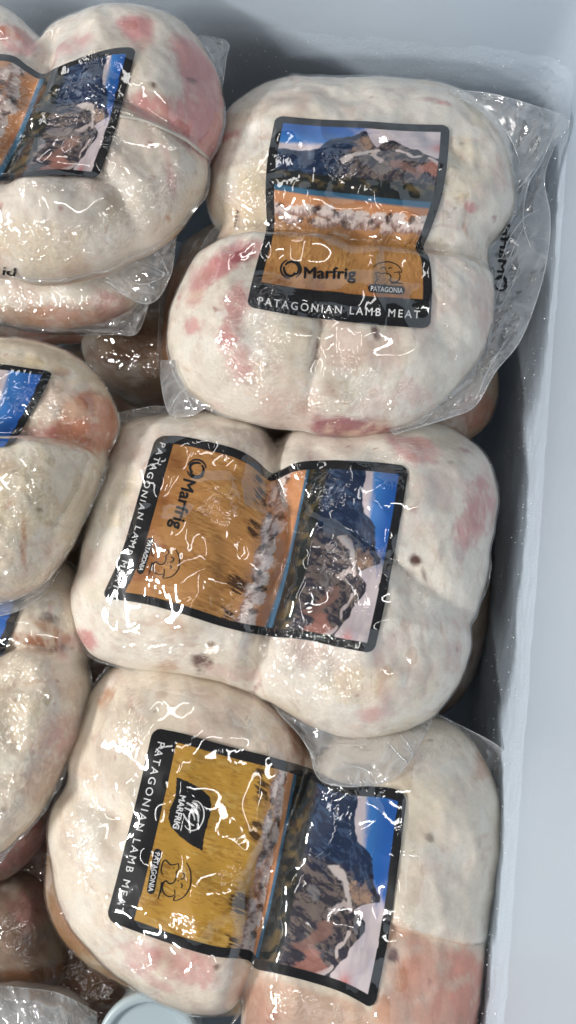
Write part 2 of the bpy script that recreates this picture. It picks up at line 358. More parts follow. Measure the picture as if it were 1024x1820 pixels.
class Pack:
    def __init__(s, outline, center, z0, H, Hb, slope=(0, 0), grooves=(), lumps=1.0, seed=0, pw=(3.9, 0.52), swells=(), steps=()):
        s.z0, s.H, s.Hb, s.slope, s.seed, s.lumps, s.pw = z0, H, Hb, slope, seed, lumps, pw
        s.c = P(*center, z0)[:2]
        o = np.array(outline, float)
        w = s.plane_hit(o[:, 0], o[:, 1])
        w = smooth_polyline(np.vstack([w, w[:1]]), 900)[:-1]
        th = np.arctan2(w[:, 1] - s.c[1], w[:, 0] - s.c[0]); r = np.hypot(w[:, 0] - s.c[0], w[:, 1] - s.c[1])
        k = np.argsort(th); th, r = th[k], r[k]
        s.NT = 1440
        s.T = np.linspace(-np.pi, np.pi, s.NT, endpoint=False)
        s.R = np.interp(s.T, np.r_[th - 2 * np.pi, th, th + 2 * np.pi], np.r_[r, r, r])
        s.R = s.R * (1 + 0.018 * (fbm(np.cos(s.T) * 5, np.sin(s.T) * 5, 0, seed + 90, 3) - 0.5) * 2)
        ker = np.exp(-0.5 * (np.arange(-12, 13) / 3.5) ** 2); ker /= ker.sum()
        s.R = np.convolve(np.r_[s.R[-12:], s.R, s.R[:12]], ker, 'valid')
        s.grooves = []
        for g in grooves:       # (pixel polyline, depth, width, film share)
            pts = np.array(g[0], float); pw_ = smooth_polyline(s.plane_hit(pts[:, 0], pts[:, 1], H * 0.6), 24)
            s.grooves.append((pw_, g[1], g[2], g[3] if len(g) > 3 else 0.7))
        s.steps = []
        for (pts, h, w_, side) in steps:       # one side of a pixel polyline lies higher: a flap of fat with a thick edge
            pts = np.array(pts, float); s.steps.append((smooth_polyline(s.plane_hit(pts[:, 0], pts[:, 1], H * 0.8), 30), h, w_, side))
        s.swells = []
        for (px, py, r_, a) in swells:
            q = s.plane_hit(np.array([px]), np.array([py]), H * 0.8)[0]; s.swells.append((q, r_, a))
    def plane(s, x, y): return s.z0 + s.slope[0] * (x - s.c[0]) + s.slope[1] * (y - s.c[1])
    def plane_hit(s, px, py, dz=0.0):
        d = rays(px, py)
        # z = z0 + dz + sx (x - cx) + sy (y - cy)
        num = s.z0 + dz + s.slope[0] * (CAM[0] - s.c[0]) + s.slope[1] * (CAM[1] - s.c[1]) - CAM[2]
        t = num / (d[..., 2] - s.slope[0] * d[..., 0] - s.slope[1] * d[..., 1])
        return (CAM + d * t[..., None])[..., :2]
    def rad(s, th): return np.interp(th, np.r_[s.T, np.pi], np.r_[s.R, s.R[0]])
    def ss(s, x, y):
        return np.hypot(x - s.c[0], y - s.c[1]) / s.rad(np.arctan2(y - s.c[1], x - s.c[0]))
    def top(s, x, y, film=False):
        q = np.clip(s.ss(x, y), 0, 1)
        p = (1 - q ** s.pw[0]) ** s.pw[1]
        e = np.clip(1 - q ** 5, 0, 1)
        z = s.H * p
        for c, r_, a in s.swells:
            z = z + a * np.exp(-((x - c[0]) ** 2 + (y - c[1]) ** 2) / r_ ** 2) * e
        sd = s.seed * 7.3
        z = z + e * s.lumps * (0.016 * (fbm(x * 13 + sd, y * 13, 0, s.seed, 2) - 0.5) + 0.006 * (np.abs(fbm(x * 24 + 3, y * 24 + sd, 0, s.seed + 2, 2) - 0.5) * -2 + .5) + 0.008 * (fbm(x * 40, y * 40 + sd, 0, s.seed + 3, 2, .3) - 0.5))
        cr = np.abs(fbm(x * 17 + sd, y * 17, 0, s.seed + 77, 3) - 0.5); cm = sstep(.46, .62, fbm(x * 11, y * 11 + sd, 0, s.seed + 78, 2))
        z = z - (0.0002 if film else 0.0007) * cm * sstep(.035 if film else .022, 0, cr)       # seams between muscles
        if not film:
            z = z - 0.0020 * fbm(x * 150, y * 150, 0, s.seed + 5, 3)
        for pts, dep, wid, share in s.grooves:
            d = seg_dist(x, y, pts) + 0.004 * (noise(x * 60, y * 60, 0, s.seed + 8) - 0.5)
            g = np.exp(-(np.abs(d) / wid) ** 1.5)
            if film: g = share * np.exp(-(np.abs(d) / (wid * 1.15)) ** 1.7)
            z = z - dep * g * (0.25 + 0.75 * np.clip(p, 0, 1))
        for pts, h, w_, side in s.steps:
            d = seg_dist(x, y, pts)
            yl = np.interp(x, pts[:, 0], pts[:, 1]) if pts[0, 0] < pts[-1, 0] else np.interp(x, pts[::-1, 0], pts[::-1, 1])
            sg = np.where(y < yl, d, -d) * side + 0.003 * (fbm(x * 70, y * 70, 0, s.seed + 9, 3) - .5)
            within = sstep(pts[:, 0].min() - .01, pts[:, 0].min() + .01, x) * sstep(pts[:, 0].max() + .01, pts[:, 0].max() - .01, x)
            k_ = 1.8 if film else 1.0
            z = z + h * within * sstep(-w_ * k_, w_ * k_, sg) * np.exp(-np.maximum(sg, 0) / 0.06) * (0.3 + 0.7 * p)
        if film:
            th_ = np.arctan2(y - s.c[1], x - s.c[0])
            pl = 1 - np.abs(fbm(np.cos(th_) * 9, np.sin(th_) * 9, q * 1.2, s.seed + 801, 2) - .5) * 9
            z = z + 0.0013 * np.clip(pl, 0, 1) * sstep(.80, .93, q) * sstep(1.0, .96, q)
            z = z + 0.0010 + 0.0006 * (fbm(x * 60, y * 60, 0, s.seed + 31, 1) - 0.5) * e
        return s.plane(x, y) + z
    def drape(s, px, py, lift=0.0, film=True):
        """point on the pack's upper surface that the photograph shows at this pixel"""
        d = rays(px, py); z = np.full(np.shape(px), s.z0 + s.H * 0.8)
        for k in range(10):
            t = (z - CAM[2]) / d[..., 2]
            x = CAM[0] + d[..., 0] * t; y = CAM[1] + d[..., 1] * t
            z = 0.5 * z + 0.5 * (s.top(x, y, film) + lift)
        t = (z - CAM[2]) / d[..., 2]
        return CAM + d * t[..., None]
    def surface(s, nr, nt, film, nb):
        T = np.linspace(-np.pi, np.pi, nt, endpoint=False); R = s.rad(T)
        S = 1 - (1 - np.linspace(0.02, 1, nr)) ** 1.55
        S = np.minimum(S, 1.0)
        X = s.c[0] + S[:, None] * R * np.cos(T); Y = s.c[1] + S[:, None] * R * np.sin(T)
        grow = 0.0012 if film else 0.0
        Z = s.top(X, Y, film)
        n_x = np.cos(T) * grow; n_y = np.sin(T) * grow
        X = X + n_x * S[:, None] ** 6; Y = Y + n_y * S[:, None] ** 6
        # lower half
        B = np.linspace(0, 1, nb + 1)[1:] * (math.pi / 2 * (0.55 if film else 1.0))
        Sb = np.cos(B) ** 0.45; Sb[-1] = max(Sb[-1], 0.02)
        Xb = s.c[0] + Sb[:, None] * R * np.cos(T) + n_x; Yb = s.c[1] + Sb[:, None] * R * np.sin(T) + n_y
        Zb = s.plane(Xb, Yb) - s.Hb * np.sin(B)[:, None] ** 0.9
        lump = 0.005 * (fbm(Xb * 40, Yb * 40, Zb * 40, s.seed + 60, 2) - 0.5)
        Xb = Xb + lump * np.cos(T) * np.sin(B)[:, None]; Yb = Yb + lump * np.sin(T) * np.sin(B)[:, None]
        V = np.stack([np.vstack([X, Xb]), np.vstack([Y, Yb]), np.vstack([Z, Zb])], -1)
        n = V.shape[0]
        verts = V.reshape(-1, 3); faces = grid_faces(n, nt, True)[:, ::-1].tolist()
        faces.append(tuple(range(nt)))
        if not film: faces.append(tuple((n - 1) * nt + i for i in range(nt))[::-1])
        return verts, faces

BUILT = []
def film_rim(pk, root, n=420):  # milky strip added for the bright glancing reflection along the outline
    T = np.linspace(-np.pi, np.pi, n, endpoint=False); R = pk.rad(T)
    w = .0012 + .0060 * np.clip(fbm(np.cos(T) * 6, np.sin(T) * 6, 0, pk.seed + 700, 3) - .38, 0, 1)
    rows = []
    for k, t in enumerate((-.15, .3, .7, 1.0)):
        r = R + w * t; x = pk.c[0] + r * np.cos(T); y = pk.c[1] + r * np.sin(T)
        rows.append(np.c_[x, y, pk.plane(x, y) - .002 + .0035 * (noise(np.cos(T) * 14, np.sin(T) * 14, 0, pk.seed + 710) - .5) * t])
    mesh_obj('film_rim', np.array(rows).reshape(-1, 3), grid_faces(4, n, True), M_RIM, root)
def meat_colors(pk, verts, patches, base, regions=()):
    x, y, z = verts.T
    c = np.tile(base, (len(x), 1)).astype(float)
    sd = pk.seed
    n1 = fbm(x * 24, y * 24, z * 24, sd + 100, 4); n2 = fbm(x * 70, y * 70, z * 70, sd + 120, 4); n3 = fbm(x * 18 + 9, y * 18, z * 18, sd + 140, 5, 0.6)
    c = mix(c, lin((214, 198, 168)), 0.5 * sstep(0.5, 0.75, n1))            # yellower fat
    c = mix(c, lin((208, 160, 150)), 0.34 * sstep(0.54, 0.70, n3))         # faint meat under thin fat
    c = mix(c, lin((186, 174, 160)), 0.22 * sstep(0.56, 0.76, n2)); c = mix(c, lin((240, 236, 226)), 0.5 * sstep(0.52, 0.7, fbm(x * 46 + 5, y * 46, z * 46, sd + 180, 5, .6)))
    cr = np.abs(fbm(x * 17 + sd * 7.3, y * 17, 0, sd + 77, 3) - 0.5); cm = sstep(.46, .62, fbm(x * 11, y * 11 + sd * 7.3, 0, sd + 78, 2))
    c = mix(c, lin((190, 132, 118)), 0.28 * cm * sstep(.020, 0, cr))
    mg = fbm(x * 130 + y * 60, y * 60 - x * 20, z * 90, sd + 170, 3, .6)                     # fine membrane streaks
    c = mix(c, lin((205, 180, 164)), 0.35 * sstep(.58, .72, mg))
    v = np.abs(fbm(x * 33, y * 33, z * 33, sd + 160, 3) - 0.5)               # fine veins
    c = mix(c, lin((178, 128, 118)), 0.30 * sstep(0.014, 0.0, v) * sstep(0.45, 0.6, n1))
    for (poly, col, st) in regions:
        dv = verts - CAM; zc = dv @ CF
        qx = 512 + FPX * (dv @ CR) / zc + 34 * (fbm(x * 60, y * 60, z * 60, sd + 400, 5, .65) - .5)
        qy = 910 - FPX * (dv @ CU) / zc + 34 * (fbm(x * 60 + 7, y * 60, z * 60, sd + 410, 5, .65) - .5)
        w = st * sum(in_poly(qx + 6 * math.cos(k_), qy + 6 * math.sin(k_), poly).astype(float) for k_ in np.arange(8) * math.pi / 4) / 8 * (z > pk.plane(x, y) - .02)
        cc = KCOL[col] if isinstance(col, str) else col
        f1 = fbm(x * 40 + y * 25, y * 120 - x * 30, z * 60, sd + 420, 4, .6)
        cc = cc * (0.72 + 0.5 * fbm(x * 70, y * 26, z * 60, sd + 430, 4, .6))[:, None]
        cc = mix(cc, lin((226, 196, 170)), 0.65 * sstep(.52, .68, f1))
        c = c * (1 - w[:, None]) + cc * w[:, None]
    rg = np.random.default_rng(pk.seed + 900); cx, cy = pk.c; Rm = pk.R.mean(); rnd = []
    for k in range(46):
        a_, r_ = rg.uniform(-np.pi, np.pi), rg.uniform(.15, .95); big = k < 10
        rnd.append((cx + math.cos(a_) * pk.rad(a_) * r_, cy + math.sin(a_) * pk.rad(a_) * r_, rg.uniform(.004, .010) if big else rg.uniform(.0007, .0022), rg.uniform(.0008, .002) if big else rg.uniform(.0007, .0015), rg.uniform(0, math.pi), rg.choice(['brown', 'red', 'tan', 'pink']), rg.uniform(.2, .5) if big else rg.uniform(.3, .8)))
    for (qx_, qy_, rx, ry, a, col, st) in rnd:
        near = np.nonzero((np.abs(x - qx_) < .016) & (np.abs(y - qy_) < .016) & (z > pk.plane(x, y)))[0]
        dx, dy = x[near] - qx_, y[near] - qy_
        d = np.hypot((dx * math.cos(a) + dy * math.sin(a)) / rx, (-dx * math.sin(a) + dy * math.cos(a)) / ry) + .8 * (noise(x[near] * 400, y[near] * 400, 0, sd + 600) - .5)
        w = st * sstep(1.3, .5, d); c[near] = c[near] * (1 - w[:, None]) + KCOL[str(col)] * w[:, None]
    for (px, py, rx, ry, ang, col, st) in patches:
        q = pk.drape(np.array([px], float), np.array([py], float))[0]
        k = DIST / FPX
        dx, dy = (x - q[0]) / k, -(y - q[1]) / k
        a = math.radians(ang); ex = (dx * math.cos(a) + dy * math.sin(a)) / rx; ey = (-dx * math.sin(a) + dy * math.cos(a)) / ry
        d = np.hypot(ex, ey) + 1.9 * (fbm(x * 60, y * 60, z * 60, sd + 200 + int(px) % 17, 6, 0.70) - 0.5) * min(1.0, rx / 14.0)
        w = st * sstep(1.20, 0.50, d)
        fib = np.abs(fbm(x * 95 + y * 30, y * 36, z * 50, sd + 330, 3, .6) - .5)          # strands of fat through the meat
        w = w * (1 - 0.55 * sstep(0.07, 0.0, fib))
        cc = KCOL[col] if isinstance(col, str) else col
        cc = cc * (0.82 + 0.36 * fbm(x * 110, y * 30, z * 90, sd + 300, 3))[:, None]
        c = c * (1 - w[:, None]) + cc * w[:, None]
    return np.clip(c, 0.005, 0.95)

def make_pack(name, label, pk, patches=(), base=FAT, res=1.0, group=None, film=True, regions=(), crumple=()):
    loc = (pk.c[0], pk.c[1], pk.z0 - pk.Hb)
    root = thing(name, label, 'meat pack', tuple(float(v) for v in loc), group)
    nr, nt = int(95 * res), int(330 * res)
    v, f = pk.surface(nr, nt, False, int(26 * res))
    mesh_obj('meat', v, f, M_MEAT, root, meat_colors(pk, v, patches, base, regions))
    if film:
        v, f = pk.surface(int(80 * res), int(420 * res), True, int(12 * res))
        x, y, z = v.T; dv = v - CAM; zc = dv @ CF; qx = 512 + FPX * (dv @ CR) / zc; qy = 910 - FPX * (dv @ CU) / zc
        w = np.zeros(len(v)); wob = 0.9 * (fbm(x * 45, y * 45, z * 45, pk.seed + 500, 3) - .5)
        g = np.zeros(len(v))
        for (px, py, rx, ry, ang, st) in crumple:
            a = math.radians(ang); dx, dy = qx - px, qy - py
            d = np.hypot((dx * math.cos(a) + dy * math.sin(a)) / rx, (-dx * math.sin(a) + dy * math.cos(a)) / ry) + wob
            if st < 0: g = np.maximum(g, -st * sstep(1.15, 0.6, d - wob * .6)); continue
            w = np.maximum(w, st * sstep(1.15, 0.5, d))
        mesh_obj('film', v, f, M_FILM, root, np.c_[w, g, w])
    if film and res >= .7: film_rim(pk, root)
    BUILT.append(pk)
    return root

# ------------------------------------------------------------------ the printed label
def skyline(u):
    k = [(-.1, .26), (0, .26), (.05, .25), (.1, .238), (.16, .245), (.22, .232), (.27, .215), (.30, .17), (.34, .13), (.40, .112), (.45, .105), (.485, .085), (.50, .06), (.53, .062),
         (.55, .105), (.575, .155), (.60, .178), (.62, .148), (.645, .118), (.69, .110), (.72, .128), (.75, .150), (.79, .172), (.83, .178), (.86, .20), (.90, .215), (.94, .24), (1.0, .26), (1.1, .27)]
    k = np.array(k); return np.interp(u, k[:, 0], k[:, 1])
SHEEP_RNG = np.random.default_rng(11)
SHEEP = [(u0, 0.515 + SHEEP_RNG.uniform(-.018, .02), SHEEP_RNG.uniform(.05, .085), SHEEP_RNG.uniform(.014, .022), SHEEP_RNG.choice([-1, 1])) for u0 in np.r_[np.linspace(.03, .97, 17) + SHEEP_RNG.uniform(-.02, .02, 17), SHEEP_RNG.uniform(0.05, .95, 9)]]
def art(u, v, seed=0, yellow=0.0, tuft=1.0):
    """the printed landscape: sky, mountains, lake, sheep, dry grass; u across, v down"""
    s = seed
    gr = fbm(u * 12, v * 14, 0, s + 1, 5, .6); bl = fbm(u * 120, v * 40, 0, s + 2, 3, .7); bl2 = fbm(u * 80 + v * 20, v * 30, 0, s + 3, 3, .7)
    g0 = lin((184, 134, 78)) * (1 - yellow) + lin((196, 152, 58)) * yellow; g1 = lin((138, 88, 44)) * (1 - yellow) + lin((150, 104, 36)) * yellow
    g2 = lin((212, 166, 100)) * (1 - yellow) + lin((216, 184, 100)) * yellow
    c = np.tile(g0, (*u.shape, 1))
    c = mix(c, g1, 0.7 * sstep(0.45, 0.68, 0.5 * gr + 0.5 * bl)); c = mix(c, g2, 0.6 * sstep(0.5, 0.72, 0.45 * gr + 0.55 * bl2))
    c = mix(c, lin((150, 84, 44)), 0.6 * sstep(.78, .95, v + 0.25 * (gr - 0.5)) * (1 - yellow))
    # field
    fe = 0.515 + 0.012 * (noise(u * 22, v * 0, 0, s + 4) - 0.5)
    fld = sstep(fe + 0.015, fe - 0.015, v)
    fc = mix(np.tile(lin((214, 154, 108)), (*u.shape, 1)), lin((190, 122, 80)), 0.6 * sstep(.42, .7, fbm(u * 9, v * 60, 0, s + 5, 4)))
    c = c * (1 - fld[..., None]) + fc * fld[..., None]
    # pale flock ground
    fl_ = np.exp(-((v - 0.53) / 0.03) ** 2)
    c = mix(c, lin((196, 152, 126)), 0.45 * fl_)
    for (su, sv, rx, ry, sd) in SHEEP:
        d = np.hypot((u - su) / rx, (v - sv) / ry) + 0.5 * (noise(u * 120, v * 160, 0, s + 6) - 0.5)
        m = sstep(1.05, 0.8, d)
        body = mix(np.tile(lin((228, 212, 204)), (*u.shape, 1)), lin((150, 118, 110)), sstep(-.5, 1.0, (v - sv) / ry + 1.2 * (noise(u * 90, v * 120, 0, s + 61) - .5)))
        c = c * (1 - m[..., None]) + body * m[..., None]
        hd = np.hypot((u - su - sd * rx * 0.9) / (rx * .32), (v - sv + ry * .2) / (ry * .6))
        c = mix(c, lin((58, 42, 46)), 0.75 * sstep(1.3, 0.6, hd + .8 * (noise(u * 150, v * 190, 0, s + 62) - .5)))
    # dark tufts of grass in front of the flock
    tf = sstep(.48, .64, fbm(u * 11, v * 9, 0, s + 7, 4)) * sstep(.38, .6, fbm(u * 120 + v * 60, v * 30, 0, s + 8, 3, .7)) * np.exp(-((v - .578) / .026) ** 2)
    c = mix(c, lin((52, 30, 16)), 0.92 * tuft * np.clip(tf * 2.8, 0, 1))
    # lake, forest
    lk1 = .447 + .022 * u; lk0 = lk1 - .034 + 0.01 * u
    c = mix(c, lin((66, 112, 142)), sstep(lk1 + .005, lk1 - .005, v))
    fo = fbm(u * 26, v * 40, 0, s + 9, 4)
    fcol = mix(np.tile(lin((34, 38, 38)), (*u.shape, 1)), lin((104, 88, 56)), sstep(.45, .68, fo) * np.exp(-((v - .375) / .028) ** 2))
    m = sstep(lk0 + .005, lk0 - .005, v + .006 * (fo - .5)); c = c * (1 - m[..., None]) + fcol * m[..., None]
    # mountains
    mt = fbm(u * 14 + v * 8, v * 26, 0, s + 10, 5, .6); rk = np.abs(fbm(u * 20 + v * 12, v * 30 - u * 6, 0, s + 12, 4, .6) - .5)
    st_ = fbm(u * 40 + v * 50, v * 26 - u * 16, 0, s + 71, 4, .62)
    def near(pts, w):       # soft-edged band round a line on the picture
        p_ = np.array(pts, float) * (1.0, 1.5)
        return sstep(1.0, .55, seg_dist(u, v * 1.5, p_) / w + 1.1 * (fbm(u * 34, v * 50, 0, s + 73, 3, .6) - .5))
    mc = mix(np.tile(lin((28, 44, 74)), (*u.shape, 1)), lin((62, 84, 116)), .8 * sstep(.5, .68, st_))                          # shaded blue flank
    right = sstep(.40, .52, u + .25 * (mt - .5) + .5 * (v - .2))
    rc = mix(np.tile(lin((66, 62, 72)), (*u.shape, 1)), lin((128, 114, 108)), sstep(.46, .6, st_)); rc = mix(rc, lin((34, 34, 46)), .8 * sstep(.06, .0, rk))
    mc = mc * (1 - right[..., None]) + rc * right[..., None]
    mc = mix(mc, lin((172, 142, 122)) , near([(.50, .15), (.53, .12), (.54, .17), (.50, .20)], .045) * (.55 + .45 * sstep(.4, .55, st_)))   # lit face of the high peak
    mc = mix(mc, lin((34, 34, 50)), .95 * near([(.43, .118), (.49, .095), (.515, .068)], .022))
    mc = mix(mc, lin((34, 34, 50)), .95 * near([(.64, .13), (.69, .118), (.72, .135)], .026))
    mc = mix(mc, lin((222, 208, 202)), .9 * near([(.42, .275), (.47, .245), (.54, .225), (.60, .20)], .022)); mc = mix(mc, lin((214, 196, 190)), .85 * near([(.60, .20), (.58, .24), (.63, .265)], .018))
    mc = mix(mc, lin((226, 210, 204)), .9 * near([(.72, .19), (.77, .205), (.80, .235), (.84, .225)], .016)); mc = mix(mc, lin((222, 206, 204)), .8 * near([(.90, .235), (.93, .255), (.96, .27)], .014))
    mc = mix(mc, lin((196, 134, 118)), .65 * near([(.86, .285), (.91, .275), (.95, .30)], .036)); mc = mix(mc, lin((156, 116, 104)), .7 * near([(.70, .27), (.78, .285), (.84, .31)], .03))
    ft = .335 + .012 * (fo - .5) + 0.02 * u
    m = sstep(ft + .008, ft - .008, v); c = c * (1 - m[..., None]) + mc * m[..., None]
    # sky
    cl = fbm(u * 5, v * 16, 0, s + 16, 5)
    sk = mix(np.tile(lin((34, 96, 176)), (*u.shape, 1)), lin((66, 132, 200)), sstep(.05, .2, v))
    cloud = np.clip(sstep(.40, .62, u + .5 * (cl - .5)) + sstep(.165, .215, v + .10 * (cl - .5)), 0, 1)
    sk = mix(sk, lin((222, 208, 208)), cloud); sk = mix(sk, lin((186, 176, 186)), .5 * cloud * sstep(.45, .7, cl))
    sk = mix(sk, lin((214, 110, 108)), .8 * np.exp(-((u - .96) / .05) ** 2 - ((v - .16) / .03) ** 2))
    sl = skyline(u) + .014 * (fbm(u * 40, v * 0, 0, s + 18, 3) - .5)
    m = sstep(sl + .003, sl - .003, v); c = c * (1 - m[..., None]) + sk * m[..., None]
    return c

def coons(top, bottom, left, right, U, F):
    N = 400
    def ev(pl, t):
        q = smooth_polyline(pl, N); i = t * (N - 1)
        k = np.arange(N); return np.stack([np.interp(i, k, q[:, 0]), np.interp(i, k, q[:, 1])], -1)
    c00, c10, c01, c11 = (np.array(p, float) for p in (top[0], top[-1], bottom[0], bottom[-1]))
    u, f = U[..., None], F[..., None]
    return ((1 - f) * ev(top, U) + f * ev(bottom, U) + (1 - u) * ev(left, F) + u * ev(right, F)
            - ((1 - u) * (1 - f) * c00 + u * (1 - f) * c10 + (1 - u) * f * c01 + u * f * c11))

def make_label(pk, root, top, bottom, left, right, fmap, nu=250, nf=330, seed=0, yellow=0.0, umax=1.0, bu=.050, bf=.033, band=.93, extra=None, tuft=1.0, lift=-0.0003):
    u = np.linspace(0, 1, nu); f = np.linspace(0, 1, nf)
    F, U = np.meshgrid(f, u, indexing='ij')
    px = coons(top, bottom, left, right, U, F)
    cu_, cf_ = np.linspace(0, 1, 110), np.linspace(0, 1, 140)
    CFm, CUm = np.meshgrid(cf_, cu_, indexing='ij'); cpx = coons(top, bottom, left, right, CUm, CFm)
    co = pk.drape(cpx[..., 0], cpx[..., 1], lift)
    tmp = np.stack([np.stack([np.interp(u, cu_, co[i, :, k]) for i in range(len(cf_))]) for k in range(3)], -1)
    pos = np.stack([np.stack([np.interp(f, cf_, tmp[:, j, k]) for j in range(nu)], 1) for k in range(3)], -1)
    Vc = np.interp(F, fmap[0], fmap[1]); Uc = U * umax
    c = art(Uc, Vc, seed, yellow, tuft)
    wob = .004 * (noise(U * 14, F * 14, 0, seed + 40) - .5)
    ink = (U < bu / 1.0 + wob) | (F < bf + wob) | (F > band + wob)
    if umax == 1.0: ink |= (U > 1 - bu + wob)
    if extra is not None: ink |= extra(px[..., 0], px[..., 1])
    c[ink] = lin((24, 24, 27))
    verts = pos.reshape(-1, 3)
    fa = grid_faces(nf, nu)
    # rounded corners
    asp = 0.66; ru = .05; rf = ru * asp
    uc = (u[:-1] + u[1:]) / 2; fc = (f[:-1] + f[1:]) / 2
    FC, UC = np.meshgrid(fc, uc, indexing='ij')
    du = np.maximum(np.maximum(ru - UC, UC - (1 - ru)), 0) / ru; df = np.maximum(np.maximum(rf - FC, FC - (1 - rf)), 0) / rf
    keep = (np.hypot(du, df) <= 1).ravel()
    o = mesh_obj('label', verts, fa[keep], M_PRINT, root, c.reshape(-1, 3))
    return part_parent(o)

_font_cache = {}
def text_mesh(txt, spacing=1.0, bold=0.0):
    key = (txt, spacing, bold)
    if key in _font_cache: return _font_cache[key]
    cu = bpy.data.curves.new('lettering', 'FONT'); cu.body = txt; cu.space_character = spacing; cu.resolution_u = 4
    o = bpy.data.objects.new('lettering', cu); COL.objects.link(o)
    bpy.context.view_layer.update()
    me = bpy.data.meshes.new_from_object(o.evaluated_get(bpy.context.evaluated_depsgraph_get()))
    v = np.array([p.co[:2] for p in me.vertices]); f = [tuple(p.vertices) for p in me.polygons]
    bpy.data.objects.remove(o); bpy.data.curves.remove(cu); bpy.data.meshes.remove(me)
    v[:, 0] -= v[:, 0].min(); w = v[:, 0].max()
    v[:, 0] /= w; v[:, 1] /= 0.70        # cap height about 0.7 em
    if bold:            # heavier strokes: the same outline shifted a little, five times
        n = len(v); b_ = bold / w; bh = bold / 0.70
        sh = [(0, 0), (b_, 0), (-b_, 0), (0, bh), (0, -bh), (b_ * .7, bh * .7), (-b_ * .7, -bh * .7)]
        f = [tuple(i + k * n for i in p) for k in range(len(sh)) for p in f]
        v = np.vstack([v + np.array(q) for q in sh])
    lay = np.repeat(np.arange(7 if bold else 1), len(v) // (7 if bold else 1)) * 6e-6
    v = np.c_[v, lay]
    _font_cache[key] = (v, f); return v, f
def place_text(target, parent, txt, baseline, height, mat, spacing=1.0, bold=0.0, lift=0.0, up=None, name='lettering', italic=0.0):
    v, f = text_mesh(txt, spacing, bold)
    bl = smooth_polyline(baseline, 200); k = np.arange(200)
    i = np.clip(v[:, 0], 0, 1) * 199
    bx, by = np.interp(i, k, bl[:, 0]), np.interp(i, k, bl[:, 1])
    d = np.array(baseline[-1], float) - np.array(baseline[0], float); d /= np.linalg.norm(d)
    n = np.array([d[1], -d[0]]) if up is None else np.array(up, float)
    L = np.hypot(*(np.array(baseline[-1], float) - np.array(baseline[0], float)))
    px = bx + n[0] * v[:, 1] * height + d[0] * italic * v[:, 1] * height; py = by + n[1] * v[:, 1] * height + d[1] * italic * v[:, 1] * height
    pos = target(px, py); pos[:, 2] += v[:, 2]
    return mesh_obj(name, pos, f, mat, parent, smooth=False)
def strokes(target, parent, lines, origin, xa, ya, width, mat, name='emblem'):
    """lines in a 0..1 box laid on the surface with pixel origin and axes"""
    V, Fc = [], []
    o, xa, ya = np.array(origin, float), np.array(xa, float), np.array(ya, float)
    for ln in lines:
        w = width
        if isinstance(ln, tuple): ln, w = ln
        q = smooth_polyline(ln, max(10, 5 * len(ln))) if len(ln) > 2 else polyline(ln, 6)
        p = o + q[:, :1] * xa + q[:, 1:] * ya
        t = np.gradient(p, axis=0); t /= np.linalg.norm(t, axis=1)[:, None] + 1e-9
        n = np.c_[-t[:, 1], t[:, 0]]
        m = len(p); tt = np.linspace(0, 1, m)
        ww = (w * (0.45 + 0.55 * np.sin(np.pi * np.clip(tt, .05, .95)) ** .5) / 2)[:, None]
        k = len(V); V.extend((p + n * ww).tolist()); V.extend((p - n * ww).tolist())
        for i in range(m - 1): Fc.append((k + i, k + i + 1, k + m + i + 1, k + m + i))
    V = np.array(V); pos = target(V[:, 0], V[:, 1])
    return mesh_obj(name, pos, Fc, mat, parent, smooth=False)
def arc_pts(cx, cy, rx, ry, a0, a1, n=14):
    a = np.radians(np.linspace(a0, a1, n)); return np.c_[cx + rx * np.cos(a), cy + ry * np.sin(a)].tolist()
EMBLEM = [(arc_pts(.5, .5, .50, .50, 110, 262), 3.4), (arc_pts(.5, .5, .50, .50, 62, -62), 3.2), (arc_pts(.54, .52, .36, .36, 150, -60, 18), 5.0), (arc_pts(.46, .55, .30, .42, 168, 330, 16), 5.0)]
LAMB = [[((x - 600) / 170, (800 - y) / 120) for x, y in l] for l in (
    [(612, 712), (640, 692), (690, 683), (730, 695), (750, 715), (757, 730)], [(757, 730), (748, 732), (738, 727)],
    [(650, 722), (657, 711), (670, 712), (676, 722)], [(688, 717), (697, 711), (706, 714)], [(680, 728), (684, 730)],
    [(622, 740), (640, 735), (652, 742), (672, 738), (692, 743), (700, 757), (694, 774), (715, 781), (738, 771), (746, 750), (735, 732), (715, 736)],
    [(622, 740), (632, 765), (620, 790), (645, 797), (665, 795), (672, 786)], [(690, 770), (706, 783), (740, 782)], [(700, 787), (730, 785), (762, 787)], [(640, 752), (643, 756)])]
def pill_mesh(target, parent, c, d, length, width):
    d = np.array(d, float); d /= np.linalg.norm(d); n = np.array([d[1], -d[0]])
    V, Fc = [], []
    xs = np.linspace(-length / 2, length / 2, 31)
    hw = width / 2 * np.sqrt(np.clip(1 - np.clip((np.abs(xs) - (length / 2 - width / 2)) / (width / 2), 0, 1) ** 2, 0.02, 1))
    for x, h in zip(xs, hw):
        for q in (-1, 0, 1): V.append(np.array(c) + d * x + n * h * q)
    for i in range(30):
        for q in (0, 1): Fc.append((3 * i + q, 3 * i + 3 + q, 3 * i + 4 + q, 3 * i + 1 + q))
    V = np.array(V)
    return mesh_obj('badge', target(V[:, 0], V[:, 1]), Fc, M_BLACK, parent, smooth=False)

